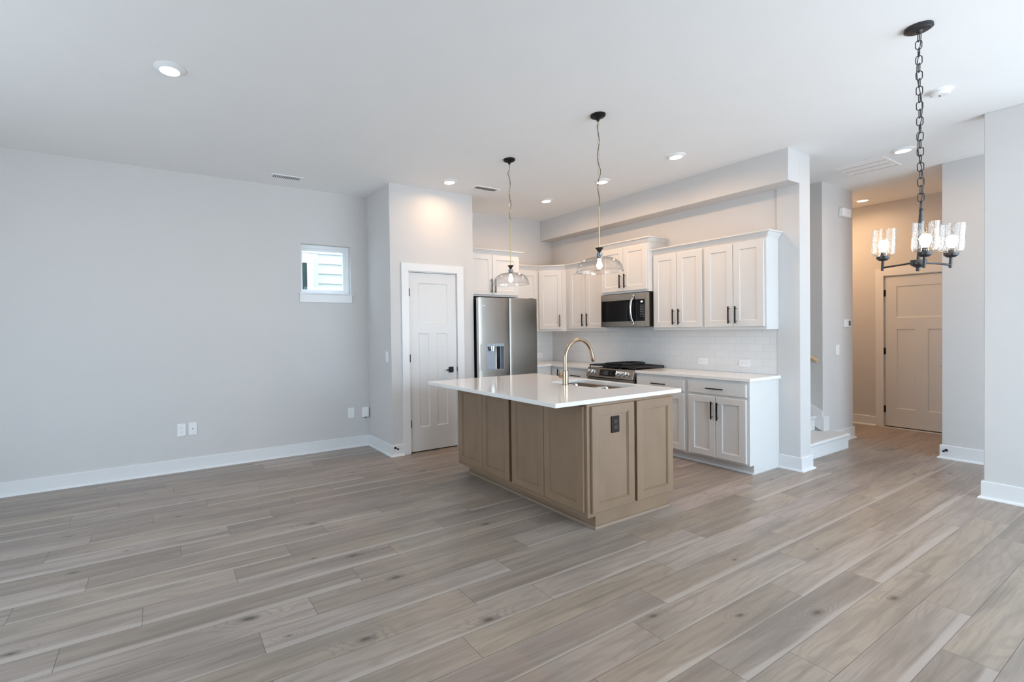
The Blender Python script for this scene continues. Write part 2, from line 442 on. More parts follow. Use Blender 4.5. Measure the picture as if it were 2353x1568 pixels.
# walls
WIN = (1.385, 1.982, 1.862, 2.432)     # small window opening in the left wall
bm = B()
box(bm, WX, WIN[0], YL, YL + .14, 0, H); box(bm, WIN[1], XT, YL, YL + .14, 0, H)
box(bm, WIN[0], WIN[1], YL, YL + .14, 0, WIN[2]); box(bm, WIN[0], WIN[1], YL, YL + .14, WIN[3], H)
struct('wall_left', bm, WALL)
PD = (2.418, 3.064, 2.086)             # pantry door opening
bm = B()
box(bm, XP, XP + .11, YP + .10, YL, 0, H)
struct('wall_pantry_side', bm, WALL)
bm = B()
box(bm, XP, PD[0], YP, YP + .10, 0, H); box(bm, PD[1], XE, YP, YP + .10, 0, H); box(bm, PD[0], PD[1], YP, YP + .10, PD[2], H)
box(bm, XE - .11, XE, YP + .10, YL, 0, H)
struct('wall_pantry_front', bm, WALL)
bm = B(); box(bm, XR, XT, YC + .2, YL, 0, H); struct('wall_kitchen_right', bm, WALL)
bm = B(); box(bm, XR - .012, XT, YC, YC + .2, 0, H); struct('wall_column', bm, WALL, bevel=.004)
bm = B(); box(bm, XSF, XR - .012, YC, YC + .2, ZS, H); box(bm, XSF, XR, YC + .2, YL, ZS, H)
bmesh.ops.remove_doubles(bm, verts=bm.verts, dist=1e-5)
struct('wall_soffit', bm, WALL)
struct('wall_stairwell', box(B(), XD, XF0, YD, YL, 0, H), WALL, bevel=.004)
struct('wall_stair_end', box(B(), XT, XD, YL, YL + .14, 0, H), WALL)
FD = (1.785, 2.525, 2.058)             # foyer door opening (y0, y1, top)
bm = B()
box(bm, XF, XF + .14, YW1, FD[0], 0, H); box(bm, XF, XF + .14, FD[1], 3.7, 0, H); box(bm, XF, XF + .14, FD[0], FD[1], FD[2], H)
struct('wall_foyer', bm, WALL)
struct('wall_foyer_left', box(B(), XF0, XF, 3.6, 3.7, 0, H), WALL)
struct('wall_hall', box(B(), XW1, XF + .14, SYW - .14, YW1, 0, H), WALL, bevel=.004)
struct('wall_right', box(B(), XW2, XW2 + .12, .12, YW2, 0, H), WALL, bevel=.004)

def wall_with_opening(name, axis, pos, th, a0, a1, ops):
    """wall across the room behind the camera with window openings ops=[(a,b,z0,z1)]"""
    bm = B(); cur = a0
    def bx(p, q, z0, z1):
        if axis == 'x': box(bm, pos, pos + th, p, q, z0, z1)
        else: box(bm, p, q, pos, pos + th, z0, z1)
    for (p, q, z0, z1) in ops:
        bx(cur, p, 0, H)
        if z0 > 0: bx(p, q, 0, z0)
        bx(p, q, z1, H); cur = q
    bx(cur, a1, 0, H)
    return struct(name, bm, WALL)
SOUTH = [(1.4, 3.0, .3, 2.6), (3.3, 5.2, .05, 2.7), (5.4, 6.85, .05, 2.7)]
WEST = [(1.2, 3.6, .4, 2.6)]
wall_with_opening('wall_back', 'y', SYW - .14, .14, WX, XW1, SOUTH)
wall_with_opening('wall_window_side', 'x', WX - .14, .14, SYW - .14, YL + .14, WEST)
wn = 2
def big_window(axis, pos, th, a, b_, z0, z1):
    global wn
    r = sroot('window_%d' % wn); wn += 1
    f = B(); g = B(); t = .05
    n = 2 if (b_ - a) > 1.2 else 1
    def bx(m_, p, q, c, d, dy0, dy1):
        if axis == 'x': box(m_, pos + dy0, pos + dy1, p, q, c, d)
        else: box(m_, p, q, pos + dy0, pos + dy1, c, d)
    bx(f, a, b_, z0, z0 + t, .03, .10); bx(f, a, b_, z1 - t, z1, .03, .10)
    for i in range(n + 1):
        c = a + (b_ - a) * i / n
        bx(f, max(a, c - t / 2), min(b_, c + t / 2), z0 + t, z1 - t, .03, .10)
    bx(g, a + t, b_ - t, z0 + t, z1 - t, .062, .068)
    obj('window_frame', f, VINYL, r); obj('window_pane', g, PANE, r)
for (a, b_, c, d) in SOUTH:
    big_window('y', SYW - .14, .14, a, b_, c, d)
    portal('daylight_portal', ((a + b_) / 2, SYW - .16, (c + d) / 2), (-PI / 2, 0, 0), b_ - a, d - c)
for (a, b_, c, d) in WEST:
    big_window('x', WX - .14, .14, a, b_, c, d)
    portal('daylight_portal', (WX - .16, (a + b_) / 2, (c + d) / 2), (0, -PI / 2, 0), d - c, b_ - a)
# baseboards with shoe moulding
def base_run(name, p, q, nrm, h=.128, z0=0.0, e0=0.0, e1=0.0, shoe=True):
    """straight run along the wall from p to q (x,y); nrm points into the room"""
    p = Vector(p); q = Vector(q); d = (q - p).normalized(); n = Vector(nrm)
    m0, m1 = (1 if e0 else 0), (1 if e1 else 0)
    def ends(pr):
        return [[(p.x - d.x * a * m0 + n.x * a, p.y - d.y * a * m0 + n.y * a, z0 + b_) for a, b_ in pr],
                [(q.x + d.x * a * m1 + n.x * a, q.y + d.y * a * m1 + n.y * a, z0 + b_) for a, b_ in pr]]
    if shoe: pr = [(0, 0), (.032, 0), (.031, .008), (.026, .015), (.014, .020), (.014, h - .004), (.010, h), (0, h)]
    else: pr = [(0, 0), (.014, 0), (.014, h - .004), (.010, h), (0, h)]
    bm = loft(B(), ends(pr))
    return struct(name, bm, TRIM)
base_run('baseboard_left', (WX, YL), (XP, YL), (0, -1))
base_run('baseboard_pantry_side', (XP, YL - .001), (XP, YP), (-1, 0), e1=.014)
base_run('baseboard_pantry_front', (XP, YP), (2.328, YP), (0, -1), e0=.014)
base_run('baseboard_pantry_right', (3.160, YP), (XE, YP), (0, -1))
base_run('baseboard_column_front', (XR - .012, 2.372), (XR - .012, YC), (-1, 0), h=.135, e1=.014)
base_run('baseboard_column_end', (XR - .012, YC), (XT, YC), (0, -1), h=.135, e0=.014, e1=.014)
base_run('baseboard_stairwell', (6.70, YD), (XF0, YD), (0, -1), h=.14, e1=.014)
base_run('baseboard_foyer', (XF, 3.6), (XF, 2.61), (-1, 0), h=.13)
base_run('baseboard_hall', (XW1, YW1), (XW1, -1.6), (-1, 0), h=.14, e0=.014)
base_run('baseboard_hall_corner', (XW1, YW1), (XF, YW1), (0, 1), h=.14, e0=.014)
base_run('baseboard_right', (XW2, YW2), (XW2, .12), (-1, 0), h=.14, e0=.014)
base_run('baseboard_right_corner', (XW2, YW2), (XW2 + .12, YW2), (0, 1), h=.14, e0=.014)

# ------------------------------------------------------------------ small window in the left wall
r = sroot('window_1', (0, 0, 0))
a, b_, c, d = WIN
f = B(); yf, yb = YL + .055, YL + .115
for (p, q, s, t) in ((a, b_, c, c + .030), (a, b_, d - .040, d), (a, a + .022, c + .03, d - .04), (b_ - .045, b_, c + .03, d - .04)):
    box(f, p, q, yf, yb, s, t)
for (p, q, s, t) in ((a + .022, b_ - .045, c + .030, c + .048), (a + .022, b_ - .045, d - .062, d - .040), (a + .022, a + .034, c + .048, d - .062), (b_ - .072, b_ - .045, c + .048, d - .062)):
    box(f, p, q, yf + .015, yb - .005, s, t)
obj('window_frame', f, VINYL, r, bevel=.002)
obj('window_pane', box(B(), a + .034, b_ - .072, yf + .03, yf + .036, c + .048, d - .062), PANE, r)
s_ = B(); box(s_, a - .030, b_ + .024, YL - .026, YL + .055, c - .014, c + .004)
obj('window_sill', s_, TRIM, r, bevel=.004)
s_ = B(); box(s_, a - .022, b_ + .008, YL - .015, YL, c - .107, c - .014)
obj('window_apron', s_, TRIM, r, bevel=.002)

bm = B(); box(bm, WX - .14, XF + .14, SYW - .14, YL + .14, H + .125, 6.3)
struct('wall_upper_storey_sky_block', bm, SIDING)  # unseen storey block, added to keep sky light off the neighbour's siding
# neighbour's house outside
nb = thing('neighbour_house', 'white lap-sided house wall with a dark window, seen outside the small window', 'house', (2.3, 8.3, 0))
bm = B(); z = -.328
while z < 5.6:
    prism(bm, [(0.02, z), (-.026, z), (-.004, z + .173), (0.02, z + .173)], 'x', -9, 9)
    z += .173
bmesh.ops.transform(bm, matrix=Matrix.Identity(4), verts=bm.verts)
obj('siding', bm, SIDING, nb)
fr = B()
box(fr, -.133, -.034, -.075, 0, 1.10, 2.607); box(fr, -1.60, -.034, -.075, 0, 2.607, 2.69); box(fr, -1.60, -.034, -.075, 0, 1.02, 1.10)
box(fr, -1.60, -1.50, -.075, 0, 1.10, 2.607)
obj('window_frame', fr, VINYL, nb)
tr_ = B(); box(tr_, -.034, .067, -.045, 0, .95, 2.69); box(tr_, -1.70, .067, -.045, 0, 2.69, 2.775); box(tr_, -1.70, -1.60, -.045, 0, .95, 2.69)
obj('window_trim', tr_, SIDING, nb)
obj('window_glass', box(B(), -1.50, -.133, -.05, -.02, 1.10, 2.607), DARKWIN, nb)
gr = obj('lawn_ground', box(B(), -25, 25, YL + .14, 25, -.5, -.328), GRASS); gr['kind'] = 'structure'

# ------------------------------------------------------------------ doors
def hinge(parent, x, z, y=0):
    bm = B(); tube(bm, [(x, y - .006, z - .045), (x, y - .006, z + .045)], .0065, 10)
    box(bm, x, x + .012, y - .003, y + .004, z - .044, z + .044)
    obj('hinge', bm, BLACK, parent)
def lever(parent, x, z, y, tip):
    bm = B(); box(bm, x - .032, x + .032, y - .010, y, z - .034, z + .034)
    tube(bm, [(x, y - .008, z), (x, y - .045, z)], .010, 12)
    s = -1 if tip < x else 1
    box(bm, min(x, tip) - (.01 if s > 0 else 0), max(x, tip) + (.01 if s < 0 else 0), y - .052, y - .040, z - .009, z + .009)
    return obj('door_handle', bm, BLACK, parent, bevel=.002)
# pantry door: local x = world x - 2.418, front plane local y=0 = wall face
r = sroot('door_1', (PD[0], YP, 0))
wd = PD[1] - PD[0]
dm = B()
panel(dm, .006, wd - .006, .012, 2.076, .004, .036, [(.128, .515, 1.495, 1.958), (.126, .262, .288, 1.374), (.364, .508, .288, 1.374)], dep=.008, slope=.012)
ds = obj('door_slab', dm, DOORW, r)
hinge(r, .004, 1.846); hinge(r, .004, 1.092); hinge(r, .004, .338)
lever(ds, .556, .936, .004, .475)
cs = B()
box(cs, -.092, -.002, -.018, 0, 0, PD[2] + .004); box(cs, wd + .002, wd + .096, -.018, 0, 0, PD[2] + .004); box(cs, -.092, wd + .096, -.018, 0, PD[2] + .004, PD[2] + .092)
obj('door_casing', cs, TRIM, r, bevel=.002)
jb = B()
box(jb, -.002, .004, 0, .10, 0, PD[2]); box(jb, wd - .004, wd + .002, 0, .10, 0, PD[2]); box(jb, .004, wd - .004, 0, .10, PD[2] - .006, PD[2])
obj('door_jamb', jb, TRIM, r)
bm = B(); box(bm, wd - .004, wd + .001, -.001, .006, .91, .965); obj('strike_plate', bm, BLACK, r)
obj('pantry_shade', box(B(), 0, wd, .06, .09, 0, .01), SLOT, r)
# front door in the foyer, facing -X
r = sroot('door_2', (XF, FD[1], 0), FX)
wd = FD[1] - FD[0]
dm = B()
panel(dm, .006, wd - .006, .022, 2.046, .004, .04, [(.125, .615, 1.492, 1.912), (.130, .310, .266, 1.338), (.430, .610, .266, 1.338)], dep=.008, slope=.014)
ds = obj('door_slab', dm, DOORW, r)
hinge(r, .004, 1.828); hinge(r, .004, 1.04); hinge(r, .004, .25)
lever(ds, .665, .867, .004, .565)
cs = B()
box(cs, -.086, -.002, -.018, 0, 0, FD[2] + .004); box(cs, wd + .002, wd + .09, -.018, 0, 0, FD[2] + .004); box(cs, -.086, wd + .09, -.018, 0, FD[2] + .004, FD[2] + .10)
obj('door_casing', cs, TRIM, r, bevel=.002)
jb = B()
box(jb, -.002, .004, 0, .14, 0, FD[2]); box(jb, wd - .004, wd + .002, 0, .14, 0, FD[2]); box(jb, .004, wd - .004, 0, .14, FD[2] - .006, FD[2]); box(jb, .004, wd - .004, .05, .14, 0, FD[2])
obj('door_jamb', jb, TRIM, r)
th_ = B(); box(th_, -.002, wd + .002, -.03, .012, 0, .008); obj('threshold', th_, TRIM, r)
obj('door_sweep', box(B(), .006, wd - .006, .008, .03, .008, .022), SLOT, r)

def door_stop(loc, d, label):
    bm = B(); p = Vector(loc); d = Vector(d).normalized()
    q = d.to_track_quat('Z', 'Y').to_matrix().to_4x4()
    lathe(bm, [(0, 0), (.013, 0), (.013, .006), (.005, .010), (.005, .052), (.009, .054), (.009, .066), (0, .066)], p, 16, q)
    return tag(obj('door_stop', bm, BLACK, smooth=True), label, 'door stop', None)
door_stop((2.218, YP - .014, .098), (.15, -1, -.05), 'small black door stop on the baseboard beside the pantry door')
door_stop((XW1 - .014, YW1 - .035, .09), (-1, .1, -.05), 'small black door stop on the baseboard at the hall corner')

# ------------------------------------------------------------------ stairs
st = sroot('stairs', (0, 0, 0), label='cream carpeted stairs rising behind the kitchen wall', cat='stairs')
ns = 9
for i in range(ns):
    x1 = 6.70 if i == 0 else XD - .018
    y0 = (2.283 if i == 0 else 2.283 + .265 * i)
    y1 = YD + .045 if i == 0 else y0 + .285
    x1 = x1; zt = .175 + .176 * i
    x0 = XT + (.03 if i == 0 else 0)
    # rounded bullnose profile in y,z
    pr = [(y0 + .02, zt - .176 if i else 0.0), (y0 + .02, zt - .045), (y0 + .004, zt - .035), (y0, zt - .018), (y0 + .007, zt - .004), (y0 + .022, zt), (y0 + .285, zt), (y0 + .285, zt - .176 if i else 0)]
    bm = B()
    if i == 0:
        pr = [(p if p < YD - .001 else YD - .001, q) for p, q in pr]
        prism(bm, pr, 'x', x0, x1)
        box(bm, XT + .002, XD - .02, YD - .01, 2.283 + .285, 0, .175)
    else:
        prism(bm, pr, 'x', XT + .002, x1)
    obj('step', bm, CARPET, st, bevel=.004)
sk = B()
sl = .176 / .265
prism(sk, [(YD + .001, .175), (YD + .001, .405), (YD + 2.4, .405 + 2.4 * sl), (YD + 2.4, .175 + 2.4 * sl - .1)], 'x', XD - .016, XD)
obj('stair_skirt', sk, TRIM, st, bevel=.002)
sk = B(); box(sk, XD - .016, 6.70, YD - .015, YD, .177, .345)
obj('stair_return_board', sk, TRIM, st, bevel=.002)
hr = B(); tube(hr, [(XD - .06, 2.49 + .035, .985), (XD - .06, 4.6, .985 + 2.1 * sl)], .02, 12); tube(hr, [(XD - .06, 2.6, 1.03), (XD, 2.6, 1.0)], .007, 8)
tag(obj('handrail', hr, RAILW, smooth=True), 'end of a light oak stair handrail on the stairwell wall', 'handrail')

# ------------------------------------------------------------------ wall plates, devices
def plate(name, label, cat, loc, rotz, wd, ht, kind, m=PLASTW, sm=SLOTG, group=None, horiz=False):
    """local front -Y, loc = centre on the wall face"""
    t = thing(name, label, cat, loc, rotz, group)
    bm = B(); box(bm, -wd / 2, wd / 2, -.006, 0, -ht / 2, ht / 2)
    obj('cover_plate', bm, m, t, bevel=.0025)
    sx, sz = wd / .07, ht / .115
    if horiz: sx, sz = wd / .115, ht / .07
    def bxs(lst, nm, mm, y0, y1):
        q = B()
        for (a, b_, c, d) in lst:
            if horiz: a, b_, c, d = c, d, -b_, -a
            box(q, a * sx, b_ * sx, y0, y1, c * sz, d * sz)
        return obj(nm, q, mm, t)
    if kind == 'outlet':
        for s in (1, -1):
            c0 = .0195 * s
            bxs([(-.016, .016, c0 - .0135, c0 + .0135)], 'receptacle', m if m is PLASTW else BROWND, -.0075, -.006)
            bxs([(-.008, -.0055, c0 - .002, c0 + .007), (.0055, .008, c0 - .001, c0 + .006), (-.002, .002, c0 - .010, c0 - .006)], 'slots', sm, -.0083, -.0075)
    elif kind == 'switch':
        bxs([(-.016, .016, -.033, .033)], 'rocker', m, -.010, -.006)
    elif kind == 'cable':
        q = B(); tube(q, [(0, -.006, 0), (0, -.016, 0)], .0048, 12); obj('cable_jack', q, CHARC, t)
    return t
plate('wall_outlet', 'white duplex outlet low on the left wall, left of the cable plate', 'outlet', (.147, YL, .424), 0, .078, .125, 'outlet')
plate('cable_plate', 'white cable plate with a metal jack, low on the left wall', 'cable plate', (.249, YL, .428), 0, .078, .128, 'cable')
plate('wall_outlet', 'white duplex outlet low on the left wall near the corner', 'outlet', (1.958, YL, .421), 0, .080, .122, 'outlet')
t = thing('corner_device_box', 'small plain white plug-in box low in the left corner', 'device', (2.135, YL, .414))
bm = B(); box(bm, -.044, .040, -.035, 0, -.058, .06); obj('housing', bm, PLASTW, t, bevel=.005)
bm = B(); box(bm, -.012, .012, -.030, -.010, -.066, -.058); obj('plug', bm, SLOT, t)
plate('light_switch', 'white light switch on the pantry side wall', 'switch', (XP, 4.966, 1.114), FX, .072, .122, 'switch')
plate('light_switch', 'white light switch on the wall beside the foyer', 'switch', (6.95, YD, 1.105), 0, .10, .122, 'switch')
plate('wall_outlet', 'white horizontal outlet on the tiled backsplash nearer the stove', 'outlet', (XR - .010, 3.128, 1.016), FX, .112, .074, 'outlet', horiz=True)
plate('wall_outlet', 'white horizontal outlet on the tiled backsplash nearer the column', 'outlet', (XR - .010, 2.680, 1.016), FX, .112, .074, 'outlet', horiz=True)
plate('wall_outlet', 'white horizontal outlet on the backsplash beside the refrigerator', 'outlet', (4.985, YL - .010, 1.004), 0, .112, .074, 'outlet', horiz=True)
t = thing('thermostat', 'small white thermostat with a dark display on the wall by the foyer', 'thermostat', (7.205, YD, 1.422))
bm = B(); box(bm, -.085, .085, -.020, 0, -.048, .048); obj('housing', bm, PLASTW, t, bevel=.004)
bm = B(); box(bm, .018, .068, -.0215, -.020, -.030, .030); obj('display', bm, SCREEN, t)
t = thing('door_chime', 'white square chime box high on the wall by the foyer', 'chime', (7.115, YD, 2.752))
bm = B(); box(bm, -.115, .115, -.05, 0, -.052, .052); obj('housing', bm, PLASTW, t, bevel=.012)
t = thing('smoke_detector', 'round white smoke detector on the ceiling right of the chandelier', 'smoke detector', (4.796, 1.118, H))
bm = B(); lathe(bm, [(0, 0), (.064, 0), (.064, -.007), (.059, -.009), (0, -.010)], seg=40); obj('base', bm, PLASTW, t, smooth=True)
bm = B(); lathe(bm, [(0, -.009), (.050, -.011), (.052, -.026), (.043, -.035), (0, -.037)], seg=40); obj('cover', bm, PLASTW, t, smooth=True)
bm = B(); box(bm, -.012, .012, .0, .006, -.038, -.0365); obj('vent_slot', bm, SLOT, t)

# recessed lights
def can(x, y, label, power, r0=.088, r1=.056):
    t = thing('recessed_light', label, 'ceiling light', (x, y, H), 0, 'recessed ceiling lights')
    bm = B(); lathe(bm, [(0, 0), (r0, 0), (r0, -.003), (r0 - .006, -.005), (r1 + .004, -.016), (r1, -.018), (r1, -.016), (0, -.016)], seg=48)
    obj('trim_ring', bm, PLASTW, t, smooth=True)
    bm = B(); lathe(bm, [(0, -.0165), (r1 - .001, -.0165), (r1 - .003, -.0185), (0, -.019)], seg=48)
    obj('diffuser', bm, LENS, t, smooth=True)
    L = bpy.data.lights.new('recessed_light_lamp', 'AREA'); L.shape = 'DISK'; L.size = 2 * r1 * .9; L.energy = power; L.color = WARM; L.spread = math.radians(168)
    o = bpy.data.objects.new('recessed_light_lamp', L); C.objects.link(o); o.parent = t; o.location = (0, 0, -.021)
    return t
can(.069, 3.416, 'recessed light alone over the living area, largest in view', CAN_W * .35)
can(2.771, 4.50, 'recessed light in front of the pantry door', CAN_W * .5)
can(4.275, 4.578, 'recessed light over the kitchen corner by the soffit', CAN_W)
can(4.285, 3.688, 'recessed light just behind the right pendant cord', CAN_W)
can(4.300, 2.81, 'recessed light over the right kitchen counter', CAN_W)
can(6.082, 1.669, 'recessed light beside the large ceiling return grille', CAN_W * .8)
can(8.021, 2.600, 'recessed light inside the foyer near the front door', CAN_W * .42)
can(7.78, 3.25, 'added recessed fill light in the foyer corner, unseen behind the stairwell wall', CAN_W * 1.8)  # extra unseen lamp, added to even out the foyer light

# ceiling registers
def register(label, cx, cy, lx, ly, nrow, ncol, m=SLOT, tl=1, rz=0, gap=0):
    t = thing('ceiling_vent', label, 'vent', (cx, cy, H), rz)
    bm = B()
    box(bm, -lx / 2, lx / 2, -ly / 2, -ly / 2 + .022, -.006, 0); box(bm, -lx / 2, lx / 2, ly / 2 - .022, ly / 2, -.006, 0)
    box(bm, -lx / 2, -lx / 2 + .022, -ly / 2 + .022, ly / 2 - .022, -.006, 0); box(bm, lx / 2 - .022, lx / 2, -ly / 2 + .022, ly / 2 - .022, -.006, 0)
    for k in range(1, nrow):
        yy = -ly / 2 + .022 + (ly - .044) * k / nrow
        box(bm, -lx / 2 + .022, lx / 2 - .022, yy - .007, yy + .007, -.006, -.001)
    obj('frame', bm, PLASTW, t)
    obj('duct_opening', box(B(), -lx / 2 + .02, lx / 2 - .02, -ly / 2 + .02, ly / 2 - .02, -.0012, -.0002), m, t)
    bm = B()
    for k in range(nrow):
        y0 = -ly / 2 + .022 + (ly - .044) * k / nrow + (.007 if k else 0); y1 = -ly / 2 + .022 + (ly - .044) * (k + 1) / nrow - (.007 if k < nrow - 1 else 0)
        for q in range(ncol):
            xc = -lx / 2 + .022 + (lx - .044) * (q + .5) / ncol; pw = (lx - .044) / ncol
            v = [(xc - tl * pw * .42, -.0055), (xc - tl * pw * .42 + .001, -.0055), (xc + tl * pw * .30, -.0015), (xc + tl * pw * .30 - .001, -.0015)]
            prism(bm, [(p, z_) for p, z_ in v], 'y', y0 + gap, y1)
    obj('louvers', bm, PLASTW, t)
    return t
register('white slotted ceiling vent near the left wall above the small window', 1.165, 5.20, .33, .135, 1, 16)
register('white ceiling vent beside the pantry corner', 3.29, 4.54, .34, .13, 1, 20, SLOTG)
RG = register('large white return grille with three slotted rows on the ceiling near the foyer', 6.375, 2.04, .42, .50, 3, 30, SLOT, -1, PI / 2, .012)

# ------------------------------------------------------------------ cabinets
def pull(parent, x, z, y, L, vertical):
    """bar pull centred at x,z standing off a front at y"""
    bm = B(); r_ = .0052; so = .030
    if vertical:
        box(bm, x - r_, x + r_, y - so - r_, y - so + r_, z - L / 2, z + L / 2)
        for s in (-1, 1): tube(bm, [(x, y, z + s * L * .37), (x, y - so, z + s * L * .37)], .0036, 8)
    else:
        box(bm, x - L / 2, x + L / 2, y - so - r_, y - so + r_, z - r_, z + r_)
        for s in (-1, 1): tube(bm, [(x + s * L * .37, y, z), (x + s * L * .37, y - so, z)], .0036, 8)
    return obj('handle', bm, BLACK, parent)
DT = .018   # door thickness
def cdoor(parent, x0, x1, z0, z1, hx=None, hz=None, hl=.175, m=CABW, frame=.062, bead=False, name='door', y=0.0):
    bm = B(); panel(bm, x0, x1, z0, z1, y - DT, DT - .001, [(x0 + frame, x1 - frame, z0 + frame, z1 - frame)], dep=.008, slope=.010, bead=bead)
    o = obj(name, bm, m, parent)
    if hx is not None: pull(o, hx, hz, y - DT, hl, True)
    return o
def cdrawer(parent, x0, x1, z0, z1, m=CABW, hl=.17):
    bm = B(); panel(bm, x0, x1, z0, z1, -DT, DT - .001, [], edge=.004)
    o = obj('drawer', bm, m, parent)
    pull(o, (x0 + x1) / 2, (z0 + z1) / 2 - .004, -DT, hl, False)
    return o
def crown(parent, pts, z, hgt=.066, out=.045, ends=(None, None)):
    """crown moulding swept along pts (x,y local), outward to the left-hand normal; mitred"""
    prof = [(0, 0), (.004, 0), (.008, .010), (.012, .014), (out * .70, hgt * .70), (out * .82, hgt * .76), (out, hgt * .80), (out, hgt), (0, hgt)]
    P = [Vector(p) for p in pts]; loops = []
    for i, p in enumerate(P):
        d0 = (P[i] - P[i - 1]).normalized() if i else None
        d1 = (P[i + 1] - P[i]).normalized() if i < len(P) - 1 else None
        if d0 is None: n = Vector((d1.y, -d1.x)); s = 1
        elif d1 is None: n = Vector((d0.y, -d0.x)); s = 1
        else:
            n0 = Vector((d0.y, -d0.x)); n1 = Vector((d1.y, -d1.x)); n = (n0 + n1).normalized(); s = 1 / max(.3, n.dot(n0))
        if i == 0 and ends[0] is not None: n = Vector(ends[0]); s = 1
        if i == len(P) - 1 and ends[1] is not None: n = Vector(ends[1]); s = 1
        loops.append([(p.x + n.x * a * s, p.y + n.y * a * s, z + b_) for a, b_ in prof])
    bm = loft(B(), loops)
    return obj('crown_moulding', bm, CABW, parent)

# wall cabinets on the right kitchen wall (x0 local = left as seen)
ZB = 1.372
def wallcab(label, y_hi, y_lo, xf, z0, z1, doors, hl=.175, dep=None):
    t = thing('wall_cabinet', label, 'cabinet', (xf, y_hi, 0), FX, 'white wall cabinets')
    wdt = y_hi - y_lo; dp = (XR - xf - .001) if dep is None else dep
    bm = B(); box(bm, .0005, wdt - .0005, 0, dp, z0, z1); obj('body', bm, CABW, t, bevel=.0015)
    for (a, b_, hx) in doors:
        cdoor(t, a, b_, z0 + .030, z1 - .022 if z1 > 2.35 else z1 - .034, hx, z0 + .150 if hl > .16 else z0 + .150, hl)
    return t
UF = 5.03
ZTB = 2.275
t = wallcab('white double-door wall cabinet right of the microwave', 3.588, 2.976, UF, ZB, ZTB, [(.014, .306, .274), (.310, .600, .342)])
crown(t, [(0, 0), (.6105, 0)], 2.262, ends=(None, None)) if False else None
crown(t, [(-.0, .20), (-.0, 0), (.612, 0)], 2.262, ends=(None, None))
t = wallcab('white double-door wall cabinet at the column end of the run', 2.976, 2.360, UF, ZB, ZTB, [(.014, .308, .276), (.312, .598, .344)])
crown(t, [(0, 0), (.616, 0), (.616, .225)], 2.262)
t = wallcab('white double-door wall cabinet left of the microwave', 5.002, 4.288, UF, ZB, ZTB, [(.075, .376, .338), (.380, .700, .418)])
crown(t, [(0, 0), (.7135, 0)], 2.262, ends=((-math.tan(PI / 8), -1), None))
t = thing('wall_cabinet', 'short deep white wall cabinet directly above the microwave', 'cabinet', (4.949, 4.287, 0), FX, 'white wall cabinets')
bm = B(); box(bm, .0005, .6985, 0, XR - 4.949 - .001, 1.836, 2.43); obj('body', bm, CABW, t, bevel=.0015)
cdoor(t, .014, .348, 1.862, 2.398, .315, 1.985, .17); cdoor(t, .352, .682, 1.862, 2.398, .385, 1.985, .17)
crown(t, [(0, .28), (0, 0), (.699, 0), (.699, .30)], 2.413, out=.040)

# corner diagonal cabinet: from (4.742,5.29) to (5.03,5.002)
t = thing('corner_wall_cabinet', 'white diagonal corner wall cabinet with a single door', 'cabinet', (4.742, 5.29, 0), -PI / 4)
sq = math.sqrt(.5)
dl = .288 / sq
bm = B()
# body polygon in local coordinates (x right, y back)
def w2l(x, y):
    dx, dy = x - 4.742, y - 5.29
    return (dx * sq - dy * sq, dx * sq + dy * sq)
poly = [w2l(4.742, 5.29), w2l(5.03, 5.002), w2l(XR - .001, 5.003), w2l(XR - .001, YL - .001), w2l(4.743, YL - .001)]
prism(bm, poly, 'z', ZB, ZTB); obj('body', bm, CABW, t, bevel=.0015)
cdoor(t, .024, .352, ZB + .030, ZTB - .034, .316, ZB + .150)
crown(t, [(0, 0), (dl, 0)], 2.262, ends=((-math.tan(PI / 8) * 1.0, -1), (math.tan(PI / 8) * 1.0, -1)) if False else ((-.414 * -1, -1), (-.414, -1)))
# narrow cabinet beside the fridge cabinet, facing -Y
t = thing('wall_cabinet', 'narrow white wall cabinet between the fridge cabinet and the corner', 'cabinet', (4.152, 5.29, 0), 0, 'white wall cabinets')
bm = B(); box(bm, .0005, .589, 0, YL - 5.29 - .001, ZB, ZTB); obj('body', bm, CABW, t, bevel=.0015)
cdoor(t, .02, .562, ZB + .030, ZTB - .034)
crown(t, [(0, 0), (.590, 0)], 2.262, ends=(None, (-.414, -1)))
# above the refrigerator
t = thing('fridge_wall_cabinet', 'deep white double-door cabinet above the refrigerator', 'cabinet', (XE + .003, 4.98, 0), 0)
bm = B(); box(bm, 0, .834, 0, YL - 4.98 - .001, 1.836, 2.40); obj('body', bm, CABW, t, bevel=.0015)
cdoor(t, .014, .372, 1.856, 2.374, .345, 1.972, .18); cdoor(t, .377, .797, 1.856, 2.374, .405, 1.972, .18)
crown(t, [(0, 0), (.835, 0), (.835, .30)], 2.383, hgt=.058, out=.045)

# base cabinets
ZT = .884
def basecab(label, y_hi, y_lo, end=False, cat_grp='white base cabinets'):
    t = thing('base_cabinet', label, 'cabinet', (4.713, y_hi, 0), FX, cat_grp)
    wdt = y_hi - y_lo
    bm = B(); box(bm, .0005, wdt - .0005, 0, XR - 4.713 - .009, .088, ZT); box(bm, .0005, wdt - .0005 - (.016 if end else 0), .07, XR - 4.713 - .009, .001, .088)
    obj('body', bm, CABW, t, bevel=.0015)
    if end:
        bm = B(); dpt = XR - 4.713 - .009
        prism(bm, [(.07, .001), (dpt, .001), (dpt, .088), (.07, .088)], 'x', wdt - .0165, wdt - .0005)
        box(bm, wdt, wdt + .004, 0, dpt, .088, ZT); box(bm, wdt - .001, wdt + .004, .07, dpt, .001, .088)
        obj('end_panel', bm, CABW, t)
    bm = B(); prism(bm, [(.070, .001), (.058, .001), (.060, .010), (.066, .016), (.070, .018)], 'x', .0005, wdt)
    obj('shoe_moulding', bm, TRIM, t)
    return t
t = basecab('white base cabinet with a drawer just right of the stove', 3.590, 2.977)
